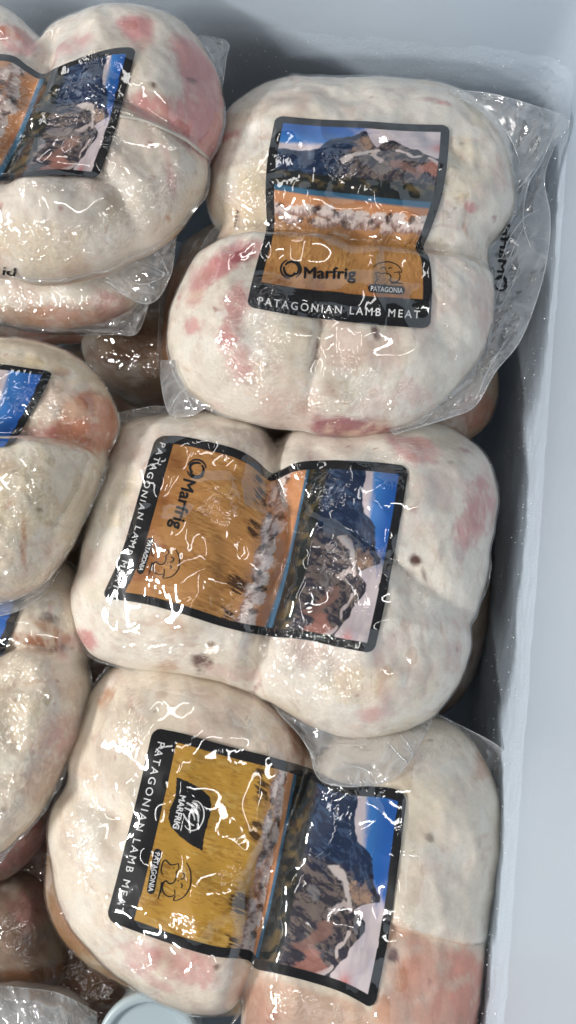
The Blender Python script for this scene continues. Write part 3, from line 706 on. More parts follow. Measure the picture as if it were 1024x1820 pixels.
# ------------------------------------------------------------------ bag flanges (loose film round the packs)
def flange(pk, root, inner, outer, z_in, z_out, seed=0, n=70, m=22, wave=0.006, mat=None, under=(), clear=0.003, name='bag_flange', over=True):
    ii = smooth_polyline(inner, n); oo = smooth_polyline(outer, n)
    t = np.linspace(0, 1, m)
    px = ii[:, None, :] * (1 - t)[None, :, None] + oo[:, None, :] * t[None, :, None]
    zi = np.interp(np.linspace(0, 1, n), np.linspace(0, 1, len(np.atleast_1d(z_in))), np.atleast_1d(z_in)) if np.ndim(z_in) else np.full(n, z_in)
    zo = np.interp(np.linspace(0, 1, n), np.linspace(0, 1, len(np.atleast_1d(z_out))), np.atleast_1d(z_out)) if np.ndim(z_out) else np.full(n, z_out)
    z = zi[:, None] * (1 - t) + zo[:, None] * t
    s = np.linspace(0, 1, n)[:, None] * (np.hypot(*np.diff(oo, axis=0).T).sum() / 60)
    wv = (fbm(s + t * 1.3, t * 1.5 + s * .2, 0, seed, 3) - .5) * 2 + 0.8 * (np.abs(fbm(s * 2.2 + t * .8, t * 2, 0, seed + 4, 2) - .5) * -2 + .3)
    z = z + wave * wv * (0.15 + 0.85 * np.sin(np.pi * np.clip(t * .75, 0, 1)) + .3 * t)
    pos = P(px[..., 0], px[..., 1], z)
    for other in under:
        h = other.top(pos[..., 0], pos[..., 1], True)
        ins = other.ss(pos[..., 0], pos[..., 1]) < 1.0
        z = np.where(ins, np.maximum(z, h + clear), z); pos = P(px[..., 0], px[..., 1], z)
    o = mesh_obj(name, pos.reshape(-1, 3), grid_faces(n, m), mat or M_FLANGE, root)
    # welded rim along the outer edge of the bag
    rim = pos[:, -1]; tube(name='seal_edge', pts=rim, r=0.0005, mat=M_FLANGE, parent=part_parent(o), k=5)
    return o
def tube(name, pts, r, mat, parent, k=8):
    pts = np.asarray(pts); n = len(pts)
    tg = np.gradient(pts, axis=0); tg /= np.linalg.norm(tg, axis=1)[:, None] + 1e-12
    up = np.array([0.13, 0.21, 0.97]); a = np.cross(tg, up); a /= np.linalg.norm(a, axis=1)[:, None]; b = np.cross(tg, a)
    an = np.linspace(0, 2 * np.pi, k, endpoint=False)
    rr = np.broadcast_to(np.asarray(r, float), (n,))
    V = pts[:, None, :] + rr[:, None, None] * (np.cos(an)[None, :, None] * a[:, None, :] + np.sin(an)[None, :, None] * b[:, None, :])
    return mesh_obj(name, V.reshape(-1, 3), grid_faces(n, k, True), mat, parent)
def bvh_target(o):
    me = o.data; bv = BVHTree.FromPolygons([v.co[:] for v in me.vertices], [tuple(p.vertices) for p in me.polygons])
    def t(px, py):
        out = []
        for d in rays(px, py):
            d = d / np.linalg.norm(d)
            h = bv.ray_cast(Vector(CAM), Vector(d))[0]
            if h is None: h = bv.find_nearest(Vector(P(px[0], py[0], 0.03)))[0]
            out.append(np.array(h) - d * 0.0006)
        return np.array(out)
    return t

#=PACKS=
# ---- pack standing in the corner by the back wall (upright label)
A = Pack([(590, 150), (700, 150), (790, 165), (850, 195), (890, 240), (912, 310), (914, 370), (895, 412), (866, 446), (876, 500), (872, 580), (850, 640), (800, 700), (745, 745), (690, 768), (600, 772), (545, 764),
          (470, 755), (400, 737), (340, 702), (308, 650), (300, 590), (312, 530), (340, 475), (378, 432), (388, 408), (368, 370), (363, 320), (378, 260), (405, 205), (450, 170), (510, 152)],
         (625, 455), 0.030, 0.050, 0.055, (0, -0.05),
         grooves=[([(372, 408), (440, 408), (520, 418), (620, 428), (700, 440), (770, 448), (880, 446)], 0.026, 0.0085, 0.72), ([(572, 585), (563, 640), (552, 700), (548, 775)], 0.006, 0.004, 0.4)], seed=3,
         swells=[(600, 290, 0.07, 0.008), (440, 610, 0.05, 0.008), (720, 640, 0.05, 0.006)])
rA = make_pack('lamb_pack', 'whole vacuum pack in the corner, its landscape label upright with the lettering below', A, crumple=[(455, 600, 60, 120, 10, .9), (430, 345, 50, 70, 0, .7), (600, 290, 36, 26, 20, .5), (520, 408, 60, 14, 5, .5), (590, 550, 50, 14, 5, .5), (560, 735, 120, 34, 0, .8), (730, 720, 60, 40, -20, .8), (650, 690, 50, 60, 0, .45), (800, 620, 40, 60, 0, .4), (850, 460, 30, 30, 0, .8)], patches=[
    (390, 470, 70, 26, -28, 'pink', .85), (430, 452, 24, 9, -20, 'red', .7), (345, 575, 20, 16, 0, 'pink', .7), (415, 560, 26, 60, 10, 'pink', .75), (425, 640, 30, 26, 0, 'pink', .55), (410, 238, 20, 14, 0, 'pink', .8),
     (560, 635, 6, 32, 8, 'dark', .75), (668, 588, 7, 14, -20, 'dark', .8), (500, 690, 60, 40, 0, (0.72, 0.47, 0.34), .35), (540, 720, 24, 14, 0, 'tan', .35),
    (770, 175, 36, 8, 5, 'red', .5), (795, 182, 14, 8, 0, 'pink', .7), (838, 365, 12, 10, 0, 'pink', .9), (822, 252, 5, 4, 0, 'brown', .8), (880, 385, 6, 5, 0, 'red', .6), (740, 700, 40, 20, 0, 'pink', .3), (450, 330, 40, 60, 0, 'cream', .5), (830, 300, 50, 70, 0, 'cream', .4), (380, 660, 30, 30, 0, 'grey', .5)],
    regions=[([(553, 748), (600, 742), (660, 748), (700, 745), (700, 790), (555, 790)], lin((158, 84, 92)), .92), ([(345, 478), (395, 448), (450, 440), (470, 452), (430, 470), (390, 485), (350, 545), (330, 540)], lin((206, 150, 150)), .8)])
tgtA = lambda dz: (lambda px, py: A.drape(px, py, dz))
labA = make_label(A, rA, [(490, 205), (570, 212), (650, 215), (720, 220), (800, 222)], [(438, 545), (520, 560), (600, 570), (680, 578), (765, 584)],
    [(490, 205), (476, 280), (472, 340), (474, 395), (470, 422), (460, 455), (448, 500), (438, 545)], [(800, 222), (795, 290), (785, 350), (765, 410), (753, 440), (763, 460), (768, 510), (765, 584)],
    ([0, .035, .17, .28, .345, .385, .46, .57, .87, 1], [0, .035, .25, .345, .41, .455, .50, .56, .90, 1]), band=.862, bf=.035, seed=2, tuft=.35)
place_text(tgtA(.0000), labA, 'PATAGONIAN LAMB MEAT', [(459, 541), (545, 553), (650, 560), (746, 566)], 14, M_WHITE, 1.35, .010)
place_text(tgtA(.0000), labA, 'Marfrig', [(540, 494), (590, 495), (632, 496)], 20, M_BLACK, 1.0, .03, name='brand_lettering')
strokes(tgtA(.0000), labA, EMBLEM, (499, 495), (36, 0), (0, -34), 4, M_BLACK)
strokes(tgtA(.0000), labA, LAMB, (660, 507), (60, 2), (-1, -44), 1.9, M_BLACK, 'lamb_drawing')
pill_mesh(tgtA(.0000), labA, (687, 514), (1, .07), 66, 15)
place_text(tgtA(.0003), labA, 'PATAGONIA', [(659, 517), (716, 521)], 9, M_WHITE, 1.0, .012, name='badge_lettering')

# ---- middle pack, label turned on its side
B = Pack([(250, 745), (330, 738), (410, 742), (465, 762), (490, 785), (525, 768), (600, 765), (700, 755), (780, 760), (830, 785), (862, 815), (886, 870), (880, 930), (865, 1010), (845, 1090), (836, 1110), (838, 1150), (820, 1210), (780, 1265), (720, 1300), (650, 1312),
          (580, 1300), (520, 1275), (480, 1250), (430, 1225), (370, 1205), (290, 1195), (220, 1185), (160, 1160), (130, 1110), (122, 1060), (140, 1000), (155, 930), (175, 860), (195, 800), (215, 765)],
         (500, 1020), 0.0, 0.056, 0.055, (0.02, -0.05),
         grooves=[([(488, 770), (486, 830), (510, 920), (505, 1000), (485, 1080), (465, 1150), (448, 1240)], 0.025, 0.0095, 0.68), ([(690, 1005), (760, 1045), (845, 1100)], 0.009, 0.008, 0.6), ([(530, 915), (600, 940), (690, 1000)], 0.005, 0.006, 0.7)], seed=6,
         swells=[(330, 950, 0.06, 0.006), (720, 880, 0.05, 0.006), (660, 1190, 0.05, 0.006)])
rB = make_pack('lamb_pack', 'vacuum pack in the middle, dark orange grass label turned sideways, lettering to the left', B, crumple=[(165, 900, 26, 100, 12, .75), (245, 950, 62, 150, 14, -.95), (240, 1050, 100, 70, 10, -.9), (390, 895, 40, 40, 0, .4), (430, 1075, 40, 34, 0, .45), (600, 1000, 40, 40, 0, .35), (590, 870, 50, 30, 20, .3), (620, 1150, 70, 22, 8, .7), (560, 1215, 110, 50, 10, .9), (300, 1165, 110, 24, 6, .5), (500, 1150, 60, 50, 0, .6), (690, 1010, 60, 20, 30, .5), (790, 1080, 60, 26, 30, .5), (690, 830, 40, 40, 0, .3), (820, 980, 30, 60, 0, .35)], patches=[
    (740, 795, 44, 34, 20, 'pink', .75), (850, 900, 34, 60, 30, 'pink', .85), (825, 950, 20, 34, 20, 'pink', .7), (740, 995, 11, 9, 30, 'dark', .95), (755, 1020, 4, 14, -20, 'dark', .6), (735, 905, 10, 7, 0, 'red', .5), (805, 820, 10, 6, 0, 'brown', .5), (830, 800, 14, 5, 0, 'red', .5),
    (355, 1178, 20, 15, 0, 'dark', .95), (300, 1182, 20, 8, 0, 'tan', .5), (150, 1135, 26, 16, 20, 'pink', .85), (375, 1145, 8, 5, 0, 'brown', .7), (720, 1110, 12, 16, 20, (0.5, .3, .2), .6), (680, 1200, 12, 44, -10, 'pink', .4), (760, 1170, 40, 40, 0, 'grey', .4),
    (660, 1270, 30, 14, 0, 'pink', .45), (430, 770, 70, 26, 10, lin((150, 130, 122)), .55), (210, 900, 26, 60, 10, 'cream', .4), (310, 1110, 50, 16, 10, 'tan', .25), (650, 1215, 60, 30, 0, 'cream', .4), (420, 1195, 60, 14, 10, 'pink', .3)])
tgtB = lambda dz: (lambda px, py: B.drape(px, py, dz))
labB = make_label(B, rB, [(727, 828), (716, 900), (702, 980), (687, 1060), (665, 1162)], [(277, 775), (255, 850), (235, 920), (213, 990), (180, 1063)],
    [(727, 828), (650, 820), (580, 818), (530, 822), (492, 839), (478, 838), (452, 815), (420, 798), (370, 785), (320, 775), (277, 775)],
    [(665, 1162), (600, 1150), (540, 1137), (470, 1130), (400, 1115), (320, 1090), (250, 1072), (180, 1063)],
    ([0, .03, .16, .31, .37, .384, .46, .54, .93, 1], [0, .03, .25, .345, .41, .455, .50, .56, .90, 1]), band=.925, nu=270, nf=380, seed=2)
place_text(tgtB(0), labB, 'PATAGONIAN LAMB MEAT', [(285, 786), (271, 822), (257, 858), (248, 895), (242, 930), (228, 973), (213, 1006), (200, 1046)], 10.5, M_WHITE, 1.35, .010)
place_text(tgtB(0), labB, 'Marfrig', [(327, 850), (316, 893), (303, 937)], 22, M_BLACK, 1.0, .03, name='brand_lettering')
strokes(tgtB(0), labB, EMBLEM, (338, 813), (-9, 32), (32, 9), 4, M_BLACK)
strokes(tgtB(0), labB, LAMB, (274, 961), (-17, 62), (54, 16), 2.1, M_BLACK, 'lamb_drawing')
pill_mesh(tgtB(0), labB, (258, 988), (-20, 62), 68, 13)
place_text(tgtB(.0003), labB, 'PATAGONIA', [(263, 960), (246, 1013)], 8, M_WHITE, 1.0, .012, name='badge_lettering')

# ---- front pack with the yellow label and a black flag
C = Pack([(200, 1185), (300, 1170), (420, 1205), (500, 1255), (552, 1330), (600, 1300), (680, 1275), (765, 1275), (830, 1310), (878, 1385), (893, 1465), (882, 1540), (866, 1640), (858, 1700), (850, 1780), (838, 1860), (780, 1925), (640, 1930), (500, 1900), (425, 1850), (436, 1775),
          (400, 1795), (330, 1792), (260, 1762), (190, 1712), (130, 1640), (100, 1560), (90, 1490), (102, 1430), (124, 1385), (121, 1340), (140, 1285), (165, 1230)],
         (490, 1530), -0.020, 0.056, 0.06, (0.0, -0.02),
         grooves=[([(556, 1300), (542, 1370), (520, 1440), (478, 1540), (465, 1620), (455, 1700), (430, 1800)], 0.027, 0.0095, 0.66), ([(105, 1405), (150, 1418), (215, 1450)], 0.009, 0.009, 0.6), ([(690, 1635), (770, 1660), (862, 1690)], 0.006, 0.006, 0.5)], seed=9, lumps=.7,
         swells=[(260, 1500, 0.06, 0.006), (760, 1450, 0.06, 0.006)], steps=[([(690, 1632), (750, 1655), (800, 1672), (875, 1690)], .009, .0014, -1)])
rC = make_pack('lamb_pack', 'front vacuum pack, yellow grass label with black flag emblem', C, crumple=[(140, 1480, 36, 110, 8, .85), (262, 1480, 70, 190, 12, -.95), (340, 1650, 40, 22, 20, .35), (430, 1560, 34, 22, -20, .5), (620, 1400, 60, 24, 0, .6), (730, 1645, 50, 16, 25, .6), (270, 1740, 70, 24, 30, .5), (235, 1290, 30, 50, 0, .5), (790, 1330, 60, 40, 20, .7), (560, 1800, 100, 30, 15, .5)], patches=[
    (700, 1700, 9, 12, 0, 'dark', .95), (765, 1748, 5, 5, 0, 'red', .8), (720, 1725, 26, 34, 20, lin((190, 116, 84)), .5), (700, 1800, 30, 22, 0, lin((206, 140, 110)), .5), (780, 1780, 10, 40, 15, lin((186, 92, 70)), .45), (765, 1490, 9, 6, 20, 'dark', .8),
    (185, 1240, 16, 24, 30, 'tan', .75), (240, 1315, 9, 12, 0, (0.55, .3, .2), .7), (228, 1258, 10, 5, 20, 'brown', .7), (170, 1385, 50, 14, 10, (0.6, .42, .32), .35), (330, 1720, 60, 26, 20, 'pink', .6), (250, 1700, 30, 22, 30, 'pink', .4), (270, 1745, 44, 12, 30, 'pink', .5), (386, 1720, 6, 4, 0, 'dark', .7),
    (530, 1310, 24, 50, 0, lin((176, 124, 100)), .8), (860, 1370, 24, 22, 30, 'tan', .6), (720, 1440, 70, 60, 0, 'cream', .35), (400, 1260, 80, 40, 20, 'grey', .45), (620, 1340, 50, 30, 0, 'grey', .3)], base=lin((237, 224, 205)),
    regions=[([(684, 1634), (750, 1657), (800, 1674), (900, 1694), (880, 1960), (400, 1960), (436, 1770), (455, 1728), (600, 1770), (668, 1800)], lin((224, 182, 156)), .75), ([(716, 1660), (770, 1672), (800, 1690), (845, 1696), (872, 1740), (868, 1860), (800, 1880), (735, 1840), (715, 1760)], lin((218, 142, 112)), .6), ([(800, 1700), (850, 1702), (862, 1790), (835, 1850), (800, 1780)], lin((212, 122, 98)), .55), ([(430, 1760), (470, 1745), (500, 1830), (430, 1850)], lin((178, 112, 88)), .5)])
tgtC = lambda dz: (lambda px, py: C.drape(px, py, dz))
FLAG = [(314, 1381), (340, 1392), (360, 1404), (373, 1416), (376, 1430), (374, 1447), (363, 1486), (360, 1512), (340, 1502), (320, 1487), (304, 1470), (299, 1454), (302, 1438), (312, 1415)]
labC = make_label(C, rC, [(724, 1410), (713, 1500), (701, 1590), (688, 1680), (665, 1795)], [(272, 1293), (250, 1390), (228, 1480), (208, 1560), (188, 1635)],
    [(724, 1410), (690, 1400), (645, 1397), (600, 1390), (556, 1368), (540, 1362), (480, 1345), (400, 1325), (330, 1305), (272, 1293)],
    [(665, 1795), (610, 1765), (550, 1745), (490, 1730), (455, 1722), (438, 1706), (380, 1700), (310, 1680), (240, 1655), (188, 1635)],
    ([0, .03, .19, .36, .43, .446, .475, .54, .905, 1], [0, .03, .25, .345, .41, .455, .50, .56, .90, 1]), band=.902, nu=290, nf=400, seed=2, yellow=.85, extra=lambda x, y: in_poly(x, y, FLAG))
place_text(tgtC(0), labC, 'PATAGONIAN LAMB MEAT', [(281, 1318), (262, 1395), (240, 1480), (224, 1545), (205, 1622)], 13, M_WHITE, 1.35, .010)
place_text(tgtC(0), labC, 'MARFRIG', [(320, 1413), (307, 1472)], 11, M_WHITE, 1.0, .03, name='brand_lettering')
EMB2 = [(arc_pts(.5, .5, .5, .5, 200, -40, 24), 2.4), ([(.12, .05), (.22, .45), (.42, .70), (.66, .78)], 4.5), ([(.30, .0), (.36, .34), (.50, .52), (.64, .60)], 3.4), ([(.50, -.02), (.66, .18), (.78, .42), (.82, .62)], 3.4)]
strokes(tgtC(0), labC, EMB2, (331, 1420), (-10, 52), (36, 8), 3, M_WHITE)
strokes(tgtC(0), labC, LAMB, (290, 1518), (-16, 82), (58, 13), 2.2, M_BLACK, 'lamb_drawing')
pill_mesh(tgtC(0), labC, (274, 1549), (-14, 80), 82, 14)
place_text(tgtC(.0003), labC, 'PATAGONIA', [(276, 1515), (263, 1584)], 9, M_WHITE, 1.0, .012, name='badge_lettering')

# ---- pack at the upper left, label cut by the photo's edge
D = Pack([(-120, 20), (-20, 18), (30, 40), (70, 75), (95, 92), (125, 62), (180, 42), (260, 33), (320, 50), (365, 95), (392, 150), (398, 205), (388, 255), (372, 280), (368, 310), (355, 345), (325, 390), (280, 425), (215, 460), (140, 488), (60, 494), (-20, 480), (-150, 470), (-260, 430), (-330, 330), (-330, 160), (-240, 50)],
         (40, 265), 0.068, 0.050, 0.050, (0, 0.02), pw=(3.8, 0.5),
         grooves=[([(95, 80), (85, 130), (60, 200), (20, 330)], 0.016, 0.011, 0.7), ([(215, 207), (290, 228), (340, 255), (380, 285)], 0.010, 0.006, 0.5), ([(-60, 325), (40, 322), (120, 318), (185, 320), (225, 370), (260, 430)], 0.009, 0.008, 0.5)], seed=12,
         swells=[(90, 400, 0.05, 0.012), (290, 140, 0.04, 0.006)])
rD = make_pack('lamb_pack', 'pink streaked vacuum pack at the back left, top of its stack', D, crumple=[(90, 440, 130, 52, 0, .95), (150, 210, 70, 70, 0, .45), (230, 400, 80, 40, -20, .6), (300, 350, 50, 70, 0, .5), (120, 325, 120, 14, 0, .7), (20, 200, 50, 90, 0, .5), (300, 240, 80, 20, 25, .5), (180, 120, 30, 60, 10, .4)], patches=[
    (240, 48, 26, 24, 0, 'pink', .85), (345, 100, 40, 40, 40, 'pink', .75), (350, 215, 44, 44, 20, 'pink', .9), (375, 170, 24, 40, 0, 'pink', .7), (250, 180, 34, 20, 0, 'pink', .65), (300, 195, 44, 14, 20, 'pink', .6), (130, 80, 34, 26, 0, 'pink', .6), (30, 70, 50, 26, 30, 'pink', .75), (15, 55, 20, 6, 20, 'flesh', .6),
    (270, 146, 7, 6, 0, 'dark', .9), (340, 140, 10, 5, -20, 'dark', .7), (318, 246, 8, 5, 0, 'red', .7), (268, 255, 8, 4, 0, 'red', .6), (108, 366, 5, 5, 0, 'red', .85), (298, 385, 4, 5, 0, 'tan', .8), (60, 55, 14, 4, 30, 'dark', .6), (300, 300, 8, 50, -10, 'pink', .45), (60, 430, 90, 30, 0, 'cream', .35), (165, 100, 40, 40, 0, 'grey', .3)], base=lin((232, 222, 209)),
    regions=[([(222, 36), (278, 32), (272, 70), (250, 92), (228, 75)], lin((206, 150, 146)), .8), ([(330, 60), (365, 95), (396, 170), (396, 250), (376, 275), (330, 245), (345, 190), (320, 130)], lin((204, 140, 140)), .75), ([(232, 165), (285, 175), (330, 200), (330, 240), (260, 215), (222, 200)], lin((208, 158, 150)), .6)])
make_label(D, rD, [(243, 83), (226, 150), (212, 207), (195, 262), (174, 318)], [(-240, 90), (-260, 150), (-285, 220), (-300, 260), (-330, 320)],
    [(243, 83), (200, 86), (150, 100), (100, 120), (76, 131), (50, 117), (20, 98), (-40, 95), (-150, 90), (-240, 90)], [(174, 318), (100, 311), (40, 315), (0, 322), (-60, 325), (-200, 325), (-330, 320)],
    ([0, .03, .10, .26, .335, .36, .43, .54, .93, 1], [0, .03, .25, .345, .41, .455, .50, .56, .90, 1]), band=.925, nu=230, nf=330, seed=2)
tw = smooth_polyline([(213, 206), (255, 214), (290, 228), (330, 248), (355, 268), (372, 284)], 60)
tube('twine', D.drape(tw[:, 0], tw[:, 1], -0.0005), 0.0012, M_TWINE, rD, 6)
place_text(lambda px, py: D.drape(px, py, 0.0003), rD, 'id', [(4, 488), (27, 491)], 14, M_BLACK, 1, .03, name='film_lettering')

# ---- second pack of that stack, only its front side shows
D2 = Pack([(-200, 220), (0, 210), (150, 240), (230, 330), (262, 440), (262, 500), (235, 545), (190, 570), (120, 584), (50, 580), (-20, 568), (-140, 570), (-260, 520), (-300, 380)], (0, 400), 0.000, 0.035, 0.045, (0, 0.05), seed=14)
rD2 = make_pack('lamb_pack', 'vacuum pack second from the top in the back left stack', D2, crumple=[(100, 540, 180, 40, 0, .9)], patches=[(120, 560, 110, 20, 0, 'flesh', .5), (30, 560, 60, 14, 0, 'tan', .5), (200, 540, 40, 20, 0, 'pink', .6)], res=.7)
D3 = Pack([(-250, 320), (0, 300), (150, 330), (215, 420), (228, 520), (215, 575), (170, 598), (90, 604), (0, 606), (-140, 600), (-280, 540)], (-20, 460), -0.105, 0.050, 0.045, (0, 0), seed=15)
make_pack('lamb_pack', 'shaded vacuum pack at the bottom of the back left stack', D3, patches=[(100, 590, 140, 30, 0, 'flesh', .7)], res=.6)

# ---- middle left pack: label with the blue sky corner in view
E = Pack([(-200, 612), (-60, 606), (30, 609), (100, 622), (155, 650), (193, 697), (208, 745), (204, 780), (188, 806), (186, 826), (165, 880), (140, 935), (112, 985), (82, 1028), (40, 1058), (-10, 1072), (-150, 1080), (-300, 1050), (-400, 960), (-420, 800), (-340, 660)],
         (-60, 835), 0.030, 0.046, 0.050, (0, -0.06), pw=(5.0, 0.5), grooves=[([(-100, 790), (20, 783), (80, 780), (140, 790), (215, 815)], 0.012, 0.006, 0.55)], seed=17, swells=[(40, 880, 0.05, 0.010)], steps=[([(-120, 790), (20, 784), (80, 779), (140, 790), (188, 818), (280, 850)], .012, .0014, 1)])
rE = make_pack('lamb_pack', 'left vacuum pack with an orange flesh patch beside its blue sky label corner', E, crumple=[(50, 860, 46, 110, 0, .95), (70, 720, 60, 40, 0, .5), (90, 690, 40, 40, 0, .4), (60, 800, 120, 16, 0, .7), (50, 1030, 120, 34, -25, .9), (10, 950, 60, 70, 0, .8), (150, 770, 50, 40, 0, .5)], patches=[
     (110, 660, 16, 10, 0, 'tan', .6), (70, 770, 40, 20, 0, 'pink', .6), (60, 640, 60, 12, 10, 'cream', .5), (70, 905, 5, 4, 0, 'dark', .9), (40, 960, 5, 46, 5, 'tan', .75), (95, 930, 14, 4, 0, 'brown', .35), (40, 880, 90, 70, 0, 'cream', .45), (110, 870, 40, 40, 0, 'grey', .35)], base=lin((237, 225, 203)),
    regions=[([(112, 720), (150, 690), (200, 715), (215, 760), (190, 812), (140, 792), (80, 780), (105, 750)], lin((212, 140, 108)), .9)])
make_label(E, rE, [(94, 660), (75, 702), (52, 742), (24, 790)], [(-420, 640), (-440, 700), (-460, 750), (-480, 800)], [(94, 660), (50, 654), (0, 647), (-100, 640), (-420, 640)], [(24, 790), (0, 795), (-100, 800), (-480, 800)],
    ([0, .03, .18, .31, .37, .395, .46, .54, .93, 1], [0, .03, .25, .345, .41, .455, .50, .56, .90, 1]), nu=140, nf=300, seed=2, umax=.42, bu=.06)

# ---- lower left pack
F = Pack([(-120, 1000), (0, 985), (80, 985), (130, 1010), (160, 1060), (168, 1115), (162, 1160), (152, 1182), (158, 1205), (156, 1250), (140, 1312), (112, 1370), (76, 1435), (40, 1480), (-10, 1520), (-140, 1545), (-300, 1500), (-380, 1300), (-300, 1080)],
         (-60, 1270), -0.012, 0.045, 0.05, (0.0, -0.14), pw=(4.4, 0.5), grooves=[([(-100, 1170), (0, 1160), (60, 1155), (120, 1170), (175, 1190)], 0.012, 0.007, 0.5)], seed=20, swells=[(60, 1290, 0.05, 0.010)], steps=[([(-100, 1170), (0, 1162), (60, 1156), (120, 1170), (165, 1192), (240, 1210)], .010, .002, 1)])
rF = make_pack('lamb_pack', 'lower left vacuum pack, pale rounded end with a rusty streak near the label', F, crumple=[(20, 1210, 60, 60, 0, .9), (40, 1290, 50, 60, 0, .6), (20, 1165, 60, 16, 0, .8), (110, 1340, 26, 80, 25, .5), (20, 1420, 60, 60, 0, .5)], patches=[
    (70, 1140, 50, 12, 12, lin((150, 84, 44)), .85), (85, 1098, 18, 8, 20, 'dark', .6), (90, 1120, 40, 10, 30, 'tan', .6), (105, 1310, 40, 44, 30, 'pink', .6), (75, 1380, 30, 50, 30, lin((190, 140, 120)), .55), (120, 1230, 20, 26, 0, 'tan', .3), (30, 1290, 50, 50, 0, 'cream', .3), (5, 1440, 6, 5, 0, 'brown', .6)], base=lin((237, 224, 205)))
make_label(F, rF, [(66, 995), (48, 1050), (28, 1105), (6, 1164)], [(-420, 980), (-440, 1040), (-460, 1100), (-480, 1160)], [(66, 995), (0, 985), (-100, 980), (-420, 980)], [(6, 1164), (-50, 1170), (-200, 1170), (-480, 1160)],
    ([0, .03, .18, .31, .37, .395, .46, .54, .93, 1], [0, .03, .25, .345, .41, .455, .50, .56, .90, 1]), nu=120, nf=240, seed=2, umax=.42, bu=.06)

# ---- lower layer: packs glimpsed in the gaps, unseen ones added to darken them
def low(outline, center, z0, label, seed, base, patches=(), H=.045, res=.55, slope=(0, 0)):
    pk = Pack(outline, center, z0, H, .05, slope, seed=seed)
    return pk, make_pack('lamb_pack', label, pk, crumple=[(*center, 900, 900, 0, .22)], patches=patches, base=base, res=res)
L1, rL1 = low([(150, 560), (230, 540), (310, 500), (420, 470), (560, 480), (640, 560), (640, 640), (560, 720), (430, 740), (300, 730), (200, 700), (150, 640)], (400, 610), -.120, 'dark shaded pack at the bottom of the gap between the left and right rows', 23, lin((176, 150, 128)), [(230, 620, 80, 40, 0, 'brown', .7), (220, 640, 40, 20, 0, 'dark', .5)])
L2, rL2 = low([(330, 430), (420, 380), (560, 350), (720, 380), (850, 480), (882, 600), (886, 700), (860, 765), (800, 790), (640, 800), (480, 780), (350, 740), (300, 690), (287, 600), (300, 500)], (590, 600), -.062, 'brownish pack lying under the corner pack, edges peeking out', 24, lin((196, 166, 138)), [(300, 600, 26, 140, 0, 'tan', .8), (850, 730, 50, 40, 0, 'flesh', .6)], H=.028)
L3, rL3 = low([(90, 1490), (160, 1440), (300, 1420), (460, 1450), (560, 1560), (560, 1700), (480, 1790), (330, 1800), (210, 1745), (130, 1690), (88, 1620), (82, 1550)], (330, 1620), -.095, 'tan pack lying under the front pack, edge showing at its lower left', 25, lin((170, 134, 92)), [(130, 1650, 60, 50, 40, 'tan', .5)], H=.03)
L4, rL4 = low([(-200, 1560), (-60, 1545), (40, 1550), (85, 1580), (108, 1640), (115, 1700), (110, 1745), (60, 1765), (-60, 1770), (-200, 1760), (-280, 1660)], (-60, 1660), -.175, 'shaded pink pack at the far lower left with a brown lower edge', 26, lin((150, 124, 108)), [(40, 1735, 90, 14, 4, lin((140, 90, 50)), .8), (80, 1600, 60, 40, 0, 'pink', .5)])  # base colour darkened for the shade it lies in
L5, rL5 = low([(-160, 1330), (0, 1300), (70, 1310), (105, 1360), (100, 1440), (60, 1520), (0, 1565), (-140, 1580), (-260, 1450)], (-60, 1440), -.14, 'shaded pinkish pack directly beneath the lower left pack', 27, lin((156, 122, 104)), [(40, 1510, 60, 60, 0, 'pink', .6)])  # shade put into its darker base colour as well

L6, rL6 = low([(420, 900), (560, 860), (720, 850), (820, 880), (868, 960), (872, 1080), (850, 1180), (800, 1260), (700, 1300), (540, 1290), (430, 1200), (400, 1040)], (640, 1070), -.110, 'added pack of the lower layer hidden in the dark under the middle pack', 28, lin((186, 160, 140)))  # unseen pack, added to block light under the middle pack
L7, rL7 = low([(520, 1420), (640, 1380), (780, 1380), (850, 1440), (880, 1560), (870, 1700), (840, 1820), (740, 1880), (600, 1860), (510, 1740), (480, 1560)], (680, 1620), -.130, 'added pack of the lower layer in the dark slit between the front pack and the wall', 29, lin((186, 160, 140)))  # unseen pack, added to block light beside the wall
L8, rL8 = low([(60, 830), (140, 800), (260, 800), (380, 860), (400, 1000), (380, 1130), (280, 1200), (160, 1190), (80, 1120), (40, 980)], (220, 1000), -.110, 'added pack of the lower layer in the dark slit left of the middle pack', 30, lin((176, 146, 126)))  # unseen pack, added to keep this slit dark

L9, rL9 = low([(20, 1640), (120, 1600), (260, 1620), (340, 1700), (360, 1820), (300, 1900), (140, 1900), (40, 1820)], (190, 1750), -.22, 'added dark pack deep in the gap between the parcel, the tub and the front pack', 31, lin((150, 116, 92)))  # unseen pack with a brown base, added to darken the gap
L10, rL10 = low([(-60, 1480), (60, 1440), (150, 1470), (180, 1560), (150, 1640), (60, 1660), (-60, 1640)], (60, 1560), -.22, 'added dark pack deep in the gap between the lower left pack and the parcel', 32, lin((150, 116, 100)))  # also added to darken the pit, brown base

L11, rL11 = low([(60, 660), (140, 610), (260, 620), (340, 680), (350, 780), (280, 840), (160, 840), (80, 780)], (210, 730), -.21, 'added dark pack at the bottom of the gap above the middle pack', 33, lin((140, 112, 96)), res=.4)  # unseen dark pack, added to cover the pale floor
L12, rL12 = low([(40, 1150), (120, 1110), (230, 1130), (280, 1210), (260, 1310), (170, 1350), (80, 1320), (40, 1240)], (160, 1230), -.21, 'added dark pack at the bottom of the gap left of the front pack top', 34, lin((140, 112, 96)), res=.4)  # added dark pack, hides the pale floor here too

